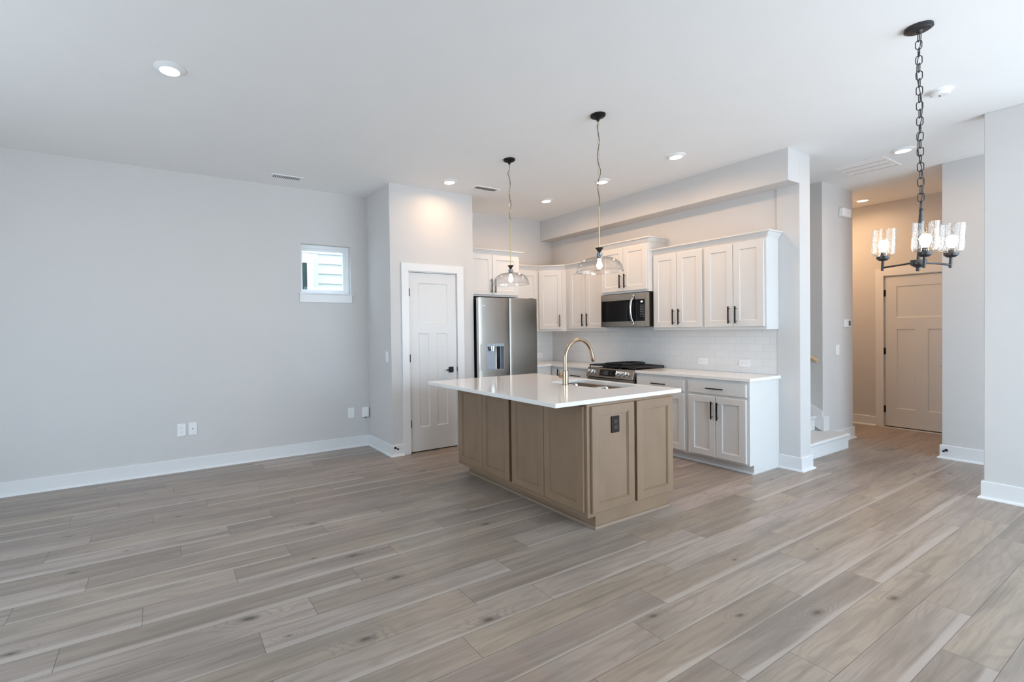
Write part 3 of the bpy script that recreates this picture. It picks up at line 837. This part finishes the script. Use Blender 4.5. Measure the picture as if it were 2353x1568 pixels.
cdrawer(t, .018, .592, .730, .852); cdoor(t, .018, .303, .106, .706); cdoor(t, .307, .592, .106, .706)
t = basecab('white base cabinet with drawer and two doors at the column end', 2.977, 2.365, True)
cdrawer(t, .022, .592, .732, .856); cdoor(t, .024, .303, .106, .708, .276, .575); cdoor(t, .307, .590, .106, .708, .334, .570)
t = basecab('white base cabinet with a drawer left of the stove', 4.735, 4.294)
cdrawer(t, .045, .430, .722, .852); cdoor(t, .045, .430, .106, .706)
t = thing('corner_base_cabinet', 'white corner base cabinet mostly hidden behind the island', 'cabinet', (4.713, 4.98, 0), FX)
bm = B(); box(bm, .0, .2445, 0, XR - 4.713 - .009, .088, ZT); box(bm, -.545, -.0005, -.442, XR - 4.713 - .009, .088, ZT); box(bm, 0, .2445, .07, .5, .001, .088); box(bm, -.545, -.0005, -.372 - .07, .5, .001, .088)
obj('body', bm, CABW, t)
cdoor(t, .02, .225, .106, .856, .165, .765)
# counters
def slab_bevel(name, polys, z0, z1, label, cat):
    bm = B()
    for p in polys: prism(bm, p, 'z', z0, z1)
    return tag(obj(name, bm, QUARTZ, bevel=.0025), label, cat)
slab_bevel('kitchen_countertop', [[(4.686, 2.342), (XR - .009, 2.342), (XR - .009, 3.590), (4.686, 3.590)]], .884, .914, 'white quartz countertop right of the stove', 'countertop')
slab_bevel('kitchen_countertop', [[(4.686, 4.292), (XR - .009, 4.292), (XR - .009, YL - .009), (4.268, YL - .009), (4.268, 4.955), (4.686, 4.955)]], .884, .914, 'white quartz corner countertop between stove and refrigerator', 'countertop')
# backsplash
bm = B(); uvt = bm.loops.layers.uv.new('UVMap')
for args in ((XR - .008, XR - .0005, 2.372, YL - .009, .9145, 1.3715), (4.268, XR - .0085, YL - .008, YL - .0005, .9145, 1.3715)):
    box(bm, *args)
box(bm, XR - .008, XR - .0005, 3.590, 4.286, 1.3716, 1.83)
bmesh.ops.recalc_face_normals(bm, faces=bm.faces)
for f in bm.faces:
    for lp in f.loops:
        c_ = lp.vert.co
        lp[uvt].uv = ((c_.y if abs(f.normal.x) > .5 else c_.x) + .093, c_.z - .914 + .0764 * 20)
bs = obj('wall_backsplash', bm, TILE, recalc=False); bs['kind'] = 'structure'

# ------------------------------------------------------------------ refrigerator
FX0, FX1, FYF = 3.327, 4.262, 4.762
t = thing('refrigerator', 'stainless steel side-by-side refrigerator with a water dispenser', 'refrigerator', (FX0, FYF, 0))
FW = FX1 - FX0; TOP = 1.806
bm = B(); box(bm, .004, FW - .004, .062, .515, .012, TOP - .012); box(bm, .02, .10, .03, .09, TOP - .012, TOP + .006); box(bm, FW - .10, FW - .02, .03, .09, TOP - .012, TOP + .006)
obj('case', bm, DKCASE, t, bevel=.004)
def ycur(x, a, b_):
    u = (x - a) / (b_ - a) * 2 - 1
    return .005 * u * u + .003 * max(0, abs(u) - .96) / .04
def cslab(bm, a, b_, x0, x1, z0, z1, n=16, th=.055):
    pts = [(x0 + (x1 - x0) * i / n, ycur(x0 + (x1 - x0) * i / n, a, b_)) for i in range(n + 1)]
    prism(bm, pts + [(x1, th), (x0, th)], 'z', z0, z1)
sp = 3.800 - FX0
a, b_ = 0, sp - .006
dx0, dx1, dz0, dz1 = 3.436 - FX0, 3.708 - FX0, .906, 1.232
bm = B()
cslab(bm, a, b_, a, b_, .03, dz0); cslab(bm, a, b_, a, b_, dz1, TOP); cslab(bm, a, b_, a, dx0, dz0, dz1); cslab(bm, a, b_, dx1, b_, dz0, dz1)
bmesh.ops.remove_doubles(bm, verts=bm.verts, dist=1e-5)
dl_ = obj('door', bm, FSTEEL, t, smooth=True)
bm = B(); cslab(bm, sp + .006, FW, sp + .006, FW, .03, TOP, 24)
dr_ = obj('door', bm, FSTEEL, t, smooth=True)
# grip channels between the doors
bm = B(); box(bm, sp - .010, sp + .010, .020, .06, .03, TOP - .002); obj('grip_channel', bm, SLOT, t)
bm = B(); box(bm, sp + .0048, sp + .0066, .010, .03, .03, TOP - .001); box(bm, -.0010, .0010, .010, .05, .03, TOP - .001); obj('door_edge_trim', bm, CHROME, t)
# dispenser
bm = B(); yd = .052
box(bm, dx0, dx1, yd, yd + .004, dz0, dz1)
box(bm, dx0, dx0 + .005, .000, yd, dz0, dz1); box(bm, dx1 - .005, dx1, .000, yd, dz0, dz1)
box(bm, dx0, dx1, .000, yd, dz0, dz0 + .006); box(bm, dx0, dx1, -.002, yd, dz1 - .034, dz1)
dsp = obj('water_dispenser', bm, SATIN, t)
obj('upper_recess', box(B(), dx0 + .16, dx1 - .03, yd - .004, yd - .001, dz0 + .006, dz1 - .034), BGLASS, dsp)
bm = B(); prism(bm, [(dx0 + .155, yd - .002), (dx0 + .165, yd - .030), (dx0 + .170, yd - .030), (dx0 + .166, yd - .002)], 'z', dz0 + .006, dz1 - .034); obj('divider', bm, PLASTW, dsp)
bm = B(); lathe(bm, [(0, .02), (.038, .02), (.038, -.020), (.030, -.024), (.030, -.042), (0, -.046)], (dx0 + .105, yd - .030, dz1 - .048), 24); obj('nozzle', bm, CHROME, dsp, smooth=True)
bm = B(); box(bm, dx0 + .030, dx0 + .122, yd - .014, yd - .006, dz0 + .075, dz1 - .088); obj('paddle', bm, SATIN, dsp, bevel=.003)
# tiny maker's mark on the left door
bm = B()
for i, wv_ in enumerate((.012, .006, .010, .008)): box(bm, .052 + i * .014, .052 + i * .014 + wv_, ycur(.08, a, b_) - .0006, ycur(.08, a, b_) + .002, 1.700, 1.709)
obj('nameplate', bm, PLASTW, dl_)

# ------------------------------------------------------------------ microwave
MX, MY0, MY1, MZ0, MZ1 = 4.932, 4.284, 3.591, 1.420, 1.828
t = thing('microwave', 'over-the-range stainless microwave with a curved handle', 'microwave', (MX, MY0, 0), FX)
MW = MY0 - MY1
bm = B(); box(bm, 0, MW, .028, XR - MX - .012, MZ0 + .004, MZ1); obj('case', bm, DKCASE, t)
bm = B()
gx0, gx1, gz0, gz1 = .014, MW - .068, 1.486, 1.749
px0, px1 = .548, .652
box(bm, 0, MW, .0, .028, MZ0, gz0); box(bm, 0, MW, 0, .028, gz1, MZ1); box(bm, 0, gx0, 0, .028, gz0, gz1); box(bm, px1, MW, 0, .028, gz0, gz1)
bmesh.ops.remove_doubles(bm, verts=bm.verts, dist=1e-5)
obj('front_frame', bm, STEEL, t)
bm = B(); box(bm, px1 + .004, px1 + .006, -.0008, .0, MZ0, MZ1); box(bm, .530, .532, -.0008, 0, gz1, MZ1); box(bm, .530, .532, -.0008, 0, MZ0, gz0); obj('door_gap', bm, SLOT, t)
obj('door_glass', box(B(), gx0, .530, .003, .028, gz0, gz1), BGLASS, t)
cp = obj('control_panel', box(B(), .530, px1, .001, .028, gz0, gz1), BGLASS, t)
bm = B(); box(bm, .596, .604, -.0005, .001, 1.709, 1.727); box(bm, .607, .611, -.0005, .001, 1.709, 1.727); box(bm, .614, .622, -.0005, .001, 1.709, 1.727)
obj('display_digits', bm, ICON, cp)
bm = B()
for i in range(8):
    for k in range(3):
        if i == 7 and k == 1: continue
        q = 1.676 - i * .0195
        box(bm, .588 + k * .019, .597 + k * .019 + (.003 if (i == 6 and k == 2) else 0), -.0004, .001, q - .003, q + .003)
obj('keypad', bm, SLOTG, cp)
bm = B(); n = 14; pts = []
for i in range(n + 1):
    u = i / n * 2 - 1
    pts.append((.500 + .016 * (1 - u * u) * -1 + .008 * u * 0, -.030 - .022 * (1 - u * u) + .022 * (abs(u) ** 6), 1.625 + u * -.172))
loops = []
for (x_, y_, z_) in pts:
    loops.append([(x_ - .011, y_, z_), (x_ + .011, y_, z_), (x_ + .013, y_ + .012, z_), (x_ - .013, y_ + .012, z_)])
loft(bm, loops)
for zz in (1.795, 1.455): box(bm, .490, .512, -.022, 0, zz - .008, zz + .008)
obj('handle', bm, CHROME, t, bevel=.003)
bm = B()
for i, wv_ in enumerate((.007, .010, .006, .010, .008, .009)): box(bm, .262 + i * .0125, .262 + i * .0125 + wv_, -.0006, .001, 1.782, 1.790)
lathe(bm, [(0, 0), (.006, 0), (.006, .0012), (0, .0012)], (.250, .0005, 1.786), 16, Matrix.Rotation(PI / 2, 4, 'X'))
obj('nameplate', bm, SATIN, t)
bm = B(); box(bm, .02, MW - .02, .04, .30, MZ0 - .004, MZ0 + .004); obj('underside_vent', bm, SLOT, t)

# ------------------------------------------------------------------ gas range
t = thing('gas_range', 'stainless slide-in gas range with black grates', 'stove', (4.70, 4.287, 0), FX)
RW = .692
bm = B(); box(bm, .002, RW - .002, .0, XR - 4.70 - .012, .02, .895); obj('case', bm, DKCASE, t)
bm = B(); box(bm, .006, RW - .006, -.03, 0, .12, .765); od = obj('oven_door', bm, STEEL, t, bevel=.004)
obj('oven_window', box(B(), .09, RW - .09, -.033, -.029, .30, .62), BGLASS, od)
bm = B(); tube(bm, [(.05, -.075, .715), (RW - .05, -.075, .715)], .011, 12); [box(bm, q - .01, q + .01, -.075, -.03, .705, .725) for q in (.07, RW - .07)]; obj('handle', bm, CHROME, od)
bm = B(); box(bm, .006, RW - .006, -.028, 0, .02, .115); obj('warming_drawer', bm, STEEL, t, bevel=.004)
bm = B(); box(bm, .006, RW - .006, -.036, 0, .768, .790); obj('door_top_strip', bm, STEEL, t)
# sloping control fascia: profile in y,z
bm = B(); prism(bm, [(-.012, .912), (-.052, .806), (-.052, .798), (.0, .798), (.03, .912)], 'x', 0, RW)
fc = obj('control_fascia', bm, STEEL, t, bevel=.003)
nrm = Vector((0, -.106, .040)).normalized()   # outward normal of slope
def onf(x, s, out=0.0):   # s 0 at top .. 1 at bottom
    p = Vector((x, -.012 - .040 * s, .912 - .106 * s)); return p + nrm * out
def fplate(x0, x1, s0, s1, th, m, nm):
    bm = B(); lo = [onf(x0, s1), onf(x1, s1), onf(x1, s0), onf(x0, s0)]; hi = [p + nrm * th for p in lo]
    loft(bm, [[tuple(p) for p in lo], [tuple(p) for p in hi]]); return obj(nm, bm, m, fc)
fplate(.205, .445, .16, .86, .0015, BGLASS, 'display')
fplate(.262, .335, .26, .74, .0022, SCREEN, 'clock_screen')
for xs_ in (.222, .362):
    bm = B()
    for k in range(3):
        for q in range(2):
            p = onf(xs_ + q * .020, .30 + k * .18, .0018); box(bm, p.x, p.x + .009, p.y - .0006, p.y + .0002, p.z - .0015, p.z + .0015)
    obj('touch_keys', bm, SLOTG, fc)
q4 = nrm.to_track_quat('Z', 'Y').to_matrix().to_4x4()
for x_ in (.050, .108, .482, .542, .608):
    bm = B(); p = onf(x_, .50, 0)
    lathe(bm, [(0, 0), (.030, 0), (.030, .006), (.023, .008), (.022, .030), (.018, .034), (0, .034)], p, 24, q4)
    kb = obj('knob', bm, CHROME, fc, smooth=True)
    bm = B(); pp = onf(x_, .50, .034)
    lathe(bm, [(0, 0), (.0, 0)], pp, 4)
    v = [pp + Vector((dx_, 0, 0)) + Vector((0, .35, .93)) * dz_ for dx_, dz_ in ((-.006, -.022), (.006, -.022), (.006, .022), (-.006, .022))]
    bm.free(); bm = B(); loft(bm, [[tuple(q) for q in v], [tuple(q + nrm * .012) for q in v]])
    obj('grip', bm, CHROME, kb, bevel=.002)
# cooktop
DP = XR - 4.70 - .012
bm = B(); box(bm, 0, RW, -.010, DP, .895, .916); obj('cooktop', bm, BGLASS, t, bevel=.003)
for (bx_, by_, br_) in ((.16, .15, .045), (.16, .40, .038), (.53, .15, .050), (.53, .40, .038), (.345, .28, .05)):
    bm = B(); lathe(bm, [(0, .916), (br_, .916), (br_, .926), (br_ * .8, .930), (br_ * .75, .936), (0, .937)], (bx_, by_, 0), 24); obj('burner', bm, CASTI, t, smooth=True)
def grate(x0, x1):
    bm = B(); z0, z1 = .936, .950; w_ = .011
    y0, y1 = .008, DP - .02
    for (p, q, r_, s) in ((x0, x1, y0, y0 + w_), (x0, x1, y1 - w_, y1), (x0, x0 + w_, y0, y1), (x1 - w_, x1, y0, y1)):
        box(bm, p, q, r_, s, z0 - .004, z1 - .002)
    m = 7
    for i in range(1, m):
        yy = y0 + (y1 - y0) * i / m
        box(bm, x0 + w_, x1 - w_, yy - .005, yy + .005, z0, z1)
    for xx in (x0 + .001, x1 - w_ - .001):
        for yy in (y0 + .001, (y0 + y1) / 2, y1 - w_ - .001):
            box(bm, xx, xx + w_, yy, yy + w_, .916, z0)
    return obj('grate', bm, CASTI, t, bevel=.002)
grate(.004, .228); grate(.232, .460); grate(.464, RW - .004)
gd = thing('griddle', 'black cast iron griddle plate lying across the stove grates', 'griddle', (4.70, 4.287, 0), FX)
bm = B(); box(bm, .215, .478, .05, .47, .951, .957)
for (p, q, r_, s) in ((.215, .478, .05, .060), (.215, .478, .46, .47), (.215, .225, .05, .47), (.468, .478, .05, .47)):
    box(bm, p, q, r_, s, .951, .976)
obj('plate', bm, CASTI, gd, bevel=.002)
bm = B()
for yy in (.036, .484):
    tube(bm, [(.27, .055 if yy < .1 else .465, .974), (.27, yy, .974), (.42, yy, .974), (.42, .055 if yy < .1 else .465, .974)], .006, 8)
obj('handle', bm, CASTI, gd)

# ------------------------------------------------------------------ island
IX0, IX1, IY0, IY1 = 2.201, 3.557, 2.293, 4.026
BX0, BX1, BY0, BY1 = 2.505, 3.466, 2.308, 3.965
t = thing('kitchen_island', 'taupe stained wood kitchen island base with panelled sides', 'island', (0, 0, 0))
bm = B()
tw = .03
def wall_x(x, y0, y1, gr, sgn):      # long wall with grooves gr=[(a,b)] cut .02 deep on the outside
    cur = y0
    for (a_, b2) in gr + [(y1, y1)]:
        box(bm, x, x + sgn * .02, cur, a_, .090, .884); cur = b2
        if a_ < b2: box(bm, x, x + sgn * .02, a_, b2, .090, .123); box(bm, x, x + sgn * .02, a_, b2, .866, .884)
    box(bm, x + sgn * .02, x + sgn * tw, y0, y1, .090, .884)
wall_x(BX0, BY0, BY1, [(3.114, 3.144)], 1)
box(bm, BX1 - tw, BX1, BY0, BY1, .090, .884)
box(bm, BX0 + tw, BX1 - tw, BY1 - tw, BY1, .090, .884)
for (xa, xb_) in ((BX0 + tw, 2.983), (3.005, BX1 - tw)): box(bm, xa, xb_, BY0, BY0 + .02, .090, .884)
box(bm, 2.983, 3.005, BY0, BY0 + .02, .090, .119); box(bm, 2.983, 3.005, BY0, BY0 + .02, .864, .884)
box(bm, BX0 + tw, BX1 - tw, BY0 + .02, BY0 + tw, .090, .884)
box(bm, BX0 + tw, BX1 - tw, BY0 + tw, BY1 - tw, .090, .108)
bmesh.ops.remove_doubles(bm, verts=bm.verts, dist=1e-5)
box(bm, BX0 + .075, BX1 - .075, BY0 + .0, BY1 - .075, .001, .090)
# open top for the sink bowls
obj('body', bm, ISLE, t)
# shoe moulding
bm = B()
pr = [(0, .001), (.016, .001), (.015, .010), (.010, .019), (0, .022)]
x0, x1, y0, y1 = BX0 + .075, BX1 - .075, BY0, BY1 - .075
cor = [(x0, y1, -1, 1), (x0, y0, -1, -1), (x1, y0, 1, -1), (x1, y1, 1, 1), (x0, y1, -1, 1)]
loft(bm, [[(cx + sx_ * a_, cy + sy_ * a_, b2) for a_, b2 in pr] for cx, cy, sx_, sy_ in cor])
obj('shoe_moulding', bm, SHOEW, t)
# long side door panels (face -X): sub-root rotated
def side_panels(spans, z0, z1):
    for (ya, yb_) in spans:
        bm = B(); panel(bm, 0, ya - yb_, z0, z1, -.019, .018, [(.060, ya - yb_ - .060, z0 + .058, z1 - .058)], dep=.009, bead=True)
        bmesh.ops.transform(bm, matrix=Matrix.Translation((BX0, ya, 0)) @ Matrix.Rotation(FX, 4, 'Z'), verts=bm.verts)
        obj('door_panel', bm, ISLE, t)
side_panels([(3.925, 3.533), (3.530, 3.146), (3.112, 2.725), (2.722, 2.330)], .124, .864)
for (xa, xb_) in ((2.536, 2.980), (3.008, 3.440)):
    bm = B(); panel(bm, xa, xb_, .120, .862, BY0 - .019, .018, [(xa + .066, xb_ - .066, .180, .802)], dep=.009, bead=True)
    obj('door_panel', bm, ISLE, t)
pl = plate('island_outlet', 'dark brown outlet on the panelled end of the island', 'outlet', (2.776, BY0 - .0125, .717), 0, .082, .118, 'outlet', m=BROWNP, sm=SLOT)

# island top with sink cut-out
HX0, HX1, HY0, HY1, HR = 3.065, 3.470, 2.610, 3.290, .075
def rrect(x0, x1, y0, y1, r_, n=8):
    out = []
    for cx, cy, a0 in ((x1 - r_, y1 - r_, 0), (x0 + r_, y1 - r_, 90), (x0 + r_, y0 + r_, 180), (x1 - r_, y0 + r_, 270)):
        for i in range(n + 1):
            a_ = math.radians(a0 + 90 * i / n); out.append((cx + r_ * math.cos(a_), cy + r_ * math.sin(a_)))
    return out
bm = B()
outer = [(IX0, IY0), (IX1, IY0), (IX1, IY1), (IX0, IY1)]
inner = rrect(HX0, HX1, HY0, HY1, HR)
def loopface(z):
    vo = [bm.verts.new((p[0], p[1], z)) for p in outer]; vi = [bm.verts.new((p[0], p[1], z)) for p in inner]
    es = [bm.edges.new((vo[i], vo[(i + 1) % 4])) for i in range(4)] + [bm.edges.new((vi[i], vi[(i + 1) % len(vi)])) for i in range(len(vi))]
    bmesh.ops.triangle_fill(bm, use_beauty=True, use_dissolve=False, edges=es)
    return vo, vi
vo0, vi0 = loopface(.884); vo1, vi1 = loopface(.914)
for A_, B_ in ((vo0, vo1), (vi0, vi1)):
    n = len(A_)
    for i in range(n):
        j = (i + 1) % n; bm.faces.new((A_[i], A_[j], B_[j], B_[i]))
tag(obj('island_countertop', bm, QUARTZ, bevel=.0025), 'large white quartz top of the kitchen island', 'countertop')
# sink
t = thing('kitchen_sink', 'stainless double-bowl undermount sink in the island top', 'sink', ((HX0 + HX1) / 2, (HY0 + HY1) / 2, .884))
ox, oy = (HX0 + HX1) / 2, (HY0 + HY1) / 2
def bowl(x0, x1, y0, y1, dp):
    loops = []
    for (ins, z_) in ((-.010, -.004), (0, -.004), (.004, -.014), (.010, -dp + .04), (.045, -dp)):
        loops.append([(p[0] - ox, p[1] - oy, z_) for p in rrect(x0 + ins, x1 - ins, y0 + ins, y1 - ins, .07 - max(0, ins) * .3, 6)])
    bm = loft(B(), loops, cap0=False)
    o = obj('bowl', bm, SINKM, t, smooth=True)
    sd = o.modifiers.new('thick', 'SOLIDIFY'); sd.thickness = .0015; sd.offset = -1
    bm = lathe(B(), [(0, 0), (.035, 0), (.035, .003), (.02, .001), (0, .001)], ((x0 + x1) / 2 - ox, (y0 + y1) / 2 - oy, -dp + .0005), 20)
    obj('drain', bm, CHROME, o, smooth=True)
bowl(HX0 - .004, HX1 + .004, 2.958, HY1 + .004, .20); bowl(HX0 + .02, HX1 + .004, HY0 - .004, 2.930, .17)

# faucet
FXX, FYY = 3.020, 3.020
t = thing('kitchen_faucet', 'gold gooseneck pull-down faucet on the island', 'faucet', (FXX, FYY, .914))
bm = B(); lathe(bm, [(0, 0), (.030, 0), (.030, .004), (.0255, .007), (.0255, .122), (.022, .126), (0, .126)], seg=32); obj('base', bm, BRASSN, t, smooth=True)
pts = [(0, 0, .12), (0, 0, .18), (0, 0, .226)]
RC = .166
for i in range(1, 25):
    a_ = PI - math.radians(166) * i / 24
    pts.append((RC + RC * math.cos(a_), 0, .226 + RC * math.sin(a_)))
bm = B(); tube(bm, pts, .0155, 20); obj('neck', bm, BRASSN, t, smooth=True)
e = Vector(pts[-1]); dd = Vector((math.sin(math.radians(17)), 0, -math.cos(math.radians(17))))
bm = B(); tube(bm, [e + dd * .001, e + dd * .03, e + dd * .070, e + dd * .078], [.0165, .0172, .0185, .0165], 20); sh = obj('spray_head', bm, BRASSN, t, smooth=True)
bm = B(); pb = e + dd * .035 + Vector((.018, 0, .004)); tube(bm, [pb - dd * .018, pb, pb + dd * .018], [.006, .008, .006], 10); obj('spray_button', bm, CHARC, sh, smooth=True)
bm = B(); tube(bm, [(-.002, .018, .078), (-.006, .052, .078)], .019, 20); tube(bm, [(-.0062, .054, .078), (-.0080, .070, .078)], [.019, .015], 20)
hb = obj('valve_handle', bm, BRASSN, t, smooth=True)
bm = B(); tube(bm, [(-.0061, .0515, .078), (-.0064, .0545, .078)], .0197, 20); obj('valve_ring', bm, BLACK, hb, smooth=True)
bm = B(); tube(bm, [(-.007, .062, .085), (-.010, .066, .128)], [.005, .0035], 8); obj('lever', bm, BRASSN, hb, smooth=True)

# ------------------------------------------------------------------ island pendants
def chain_link(bm, c, L, w_, r_, ax):
    pts = []
    hl, hw = L / 2 - w_ / 2, w_ / 2
    for i in range(8):
        a_ = PI * i / 7; pts.append((hw * math.cos(a_), hl + hw * math.sin(a_)))
    for i in range(8):
        a_ = PI + PI * i / 7; pts.append((hw * math.cos(a_), -hl + hw * math.sin(a_)))
    P3 = [(c[0] + p * math.cos(ax), c[1] + p * math.sin(ax), c[2] + q) for p, q in pts]
    tube(bm, P3, r_, 6, closed=True)
def pendant(x, y, label, ph, zc_top, zc_bot):
    t = thing('pendant_light', label, 'pendant light', (x, y, H), 0, 'glass dome pendants over the island')
    z = lambda v: v - H
    bm = B(); lathe(bm, [(0, 0), (.056, 0), (.057, -.012), (.048, -.020), (.022, -.028), (.012, -.040), (.009, -.052), (0, -.054)], seg=32); obj('canopy', bm, BLACK, t, smooth=True)
    bm = B(); lathe(bm, [(0, z(3.008)), (.0065, z(3.008)), (.0065, z(2.975)), (0, z(2.973))], seg=12)
    tube(bm, [(0.011 * math.cos(2 * PI * k / 12) * math.cos(.8), .011 * math.cos(2 * PI * k / 12) * math.sin(.8), z(2.966) + .011 * math.sin(2 * PI * k / 12)) for k in range(12)], .0017, 6, closed=True)
    obj('hanger', bm, BRASS, t, smooth=True)
    zz = 2.957; k = 0; Lk = .034
    while zz > zc_bot:
        bm = B(); chain_link(bm, (0, 0, z(zz) - Lk / 2), Lk, .011, .0014, (k % 2) * PI / 2 + .7); obj('chain_link', bm, BRASS, t, smooth=True)
        zz -= Lk - .0045; k += 1
    zr = zz + .001
    bm = B(); pts = []
    n = 46
    for i in range(n + 1):
        u = i / n; zz_ = z(2.985) + (z(zr) - z(2.985)) * u
        amp = .007 + .008 * (max(0, math.sin(u * PI * 3.2 + ph)) ** 2) * (1 if u > .05 else 0)
        amp *= min(1, (1 - u) * 12)
        pts.append((amp * math.cos(u * 17 + ph), amp * math.sin(u * 17 + ph), zz_))
    tube(bm, pts, .0024, 8); obj('power_cord', bm, CORD, t, smooth=True)
    bm = B(); tube(bm, [(0, 0, z(zr) + .006), (0, 0, z(2.025))], .0055, 12); obj('rod', bm, BRASS, t, smooth=True)
    bm = B(); lathe(bm, [(0, z(2.030)), (.029, z(2.030)), (.030, z(2.026)), (.020, z(2.016)), (.012, z(2.000)), (.010, z(1.992)), (0, z(1.991))], seg=32); obj('flared_cap', bm, BRONZE, t, smooth=True)
    bm = B(); lathe(bm, [(0, z(1.992)), (.0185, z(1.992)), (.0185, z(1.962)), (.016, z(1.960)), (.016, z(1.946)), (0, z(1.946))], seg=24); obj('socket', bm, SOCK, t, smooth=True)
    # glass dome, real thickness
    prof = [(.026, 1.994), (.0245, 1.990), (.0245, 1.966), (.028, 1.961)]
    for i in range(1, 15):
        a_ = PI / 2 * i / 14
        prof.append((.178 * math.sin(a_) * .985 + .028 * (1 - math.sin(a_)), 1.848 + .111 * math.cos(a_) ** .92 if i < 14 else 1.846))
    prof.append((.178, 1.845))
    pin = [(r_ - .003 if i > 3 else r_ - .0025, zq - (.003 if i > 3 else 0)) for i, (r_, zq) in enumerate(prof)]
    full = prof + pin[::-1] + [prof[0]]
    bm = lathe(B(), [(r_, z(q)) for r_, q in full], seg=64)
    bmesh.ops.remove_doubles(bm, verts=bm.verts, dist=1e-6)
    gd_ = obj('glass_shade', bm, GLASS, t, smooth=True)
    tube_b = B(); tube(tube_b, [(.1768 * math.cos(2 * PI * k / 64), .1768 * math.sin(2 * PI * k / 64), z(1.8455)) for k in range(64)], .0022, 8, closed=True)
    obj('rim', tube_b, GLASS, gd_, smooth=True)
    bm = lathe(B(), [(0, z(1.949)), (.011, z(1.946)), (.0115, z(1.930)), (.015, z(1.916)), (.0205, z(1.900)), (.021, z(1.889)), (.016, z(1.874)), (.009, z(1.867)), (0, z(1.865))], seg=24)
    obj('bulb', bm, BULB, t, smooth=True)
    return t
pendant(2.935, 3.651, 'clear glass dome pendant nearer the pantry, left of the pair', 0.4, 2.95, 2.46)
pendant(2.940, 2.565, 'clear glass dome pendant nearer the camera, right of the pair', 2.1, 2.95, 2.36)

# ------------------------------------------------------------------ chandelier
CX, CY = 3.668, .941
t = thing('chandelier', 'three-light dark metal chandelier with seeded glass shades', 'chandelier', (CX, CY, H))
z = lambda v: v - H
bm = B(); lathe(bm, [(0, 0), (.060, 0), (.061, -.014), (.053, -.018), (.050, -.021), (.018, -.024), (.013, -.030), (.006, -.036), (0, -.037)], seg=40); obj('canopy', bm, CHARC, t, smooth=True)
lat = Vector((CY, -CX, 0)).normalized()          # to the right as seen from the living area
vd = Vector((CX, CY, 0)).normalized()
zz = 3.028; k = 0; Lk = .050
while zz > 2.062:
    u = (3.028 - zz) / 1.0
    bm = B(); cc = lat * (.010 * u); chain_link(bm, (cc.x, cc.y, z(zz) - Lk / 2), Lk, .026, .0023, math.atan2(lat.y, lat.x) + (0.25 if k % 2 else PI / 2 + .25)); obj('chain_link', bm, CHARC, t, smooth=True)
    zz -= Lk - .0075; k += 1
bm = B(); pts = []
for i in range(61):
    u = i / 60; a_ = u * 15
    pts.append(tuple(lat * (.010 * u + .0095 * math.cos(a_)) + vd * (.008 * math.sin(a_)) + Vector((0, 0, z(3.02) + (z(2.035) - z(3.02)) * u))))
tube(bm, pts, .002, 8); obj('power_cord', bm, CORD, t, smooth=True)
# body hangs slightly crooked below the chain
piv = lat * .010 + Vector((0, 0, z(zz) + .002))
tilt = Matrix.Translation(piv) @ Matrix.Rotation(math.radians(3.2), 4, lat) @ Matrix.Rotation(math.radians(2.2), 4, vd) @ Matrix.Translation(-piv)
def cobj(name, bm, m, parent):
    bmesh.ops.transform(bm, matrix=tilt, verts=bm.verts)
    return obj(name, bm, m, parent, smooth=True)
px_, py_ = piv.x, piv.y
zt0 = zz
bm = B(); lathe(bm, [(0, z(zt0)), (.006, z(zt0)), (.010, z(zt0 - .014)), (.0075, z(zt0 - .018)), (.0085, z(zt0 - .045)), (.0095, z(1.96)), (.0085, z(1.78)), (.0085, z(1.76)), (0, z(1.758))], (px_, py_, 0), 20); cobj('stem', bm, CHARC, t)
bm = B(); lathe(bm, [(0, z(1.764)), (.033, z(1.764)), (.034, z(1.760)), (.034, z(1.738)), (.030, z(1.733)), (.018, z(1.724)), (.009, z(1.720)), (.009, z(1.702)), (.006, z(1.700)), (0, z(1.700))], (px_, py_, 0), 28); cobj('hub', bm, CHARC, t)
Ra = .162
for kk, ang in enumerate((8, 128, 248)):
    a_ = math.radians(ang)
    d = (lat * math.sin(a_) - vd * math.cos(a_))
    ex, ey = px_ + d.x * Ra, py_ + d.y * Ra
    bm = B(); tube(bm, [(px_ + d.x * .03, py_ + d.y * .03, z(1.748)), (ex, ey, z(1.730))], .0055, 12); tube(bm, [(ex, ey, z(1.712)), (ex, ey, z(1.776))], .0070, 12)
    arm = cobj('arm', bm, CHARC, t)
    bm = B(); lathe(bm, [(0, z(1.770)), (.016, z(1.771)), (.022, z(1.776)), (.030, z(1.783)), (.031, z(1.797)), (.012, z(1.798)), (.012, z(1.822)), (0, z(1.822))], (ex, ey, 0), 28); cobj('socket_cup', bm, CHARC, arm)
    prof = [(.012, 1.799), (.034, 1.799), (.048, 1.803), (.0525, 1.812), (.0535, 1.825), (.0535, 1.957)]
    pin = [(.0505, 1.957), (.0505, 1.826), (.0495, 1.816), (.046, 1.808), (.034, 1.804), (.012, 1.804)]
    bm = lathe(B(), [(r_, z(q)) for r_, q in prof + pin + [prof[0]]], (ex, ey, 0), 48); bmesh.ops.remove_doubles(bm, verts=bm.verts, dist=1e-6)
    cobj('glass_shade', bm, SEEDED, arm)
    bm = lathe(B(), [(0, z(1.822)), (.011, z(1.824)), (.012, z(1.834)), (.020, z(1.849)), (.0245, z(1.864)), (.0235, z(1.877)), (.015, z(1.891)), (0, z(1.895))], (ex, ey, 0), 24)
    cobj('bulb', bm, BULBC, arm)
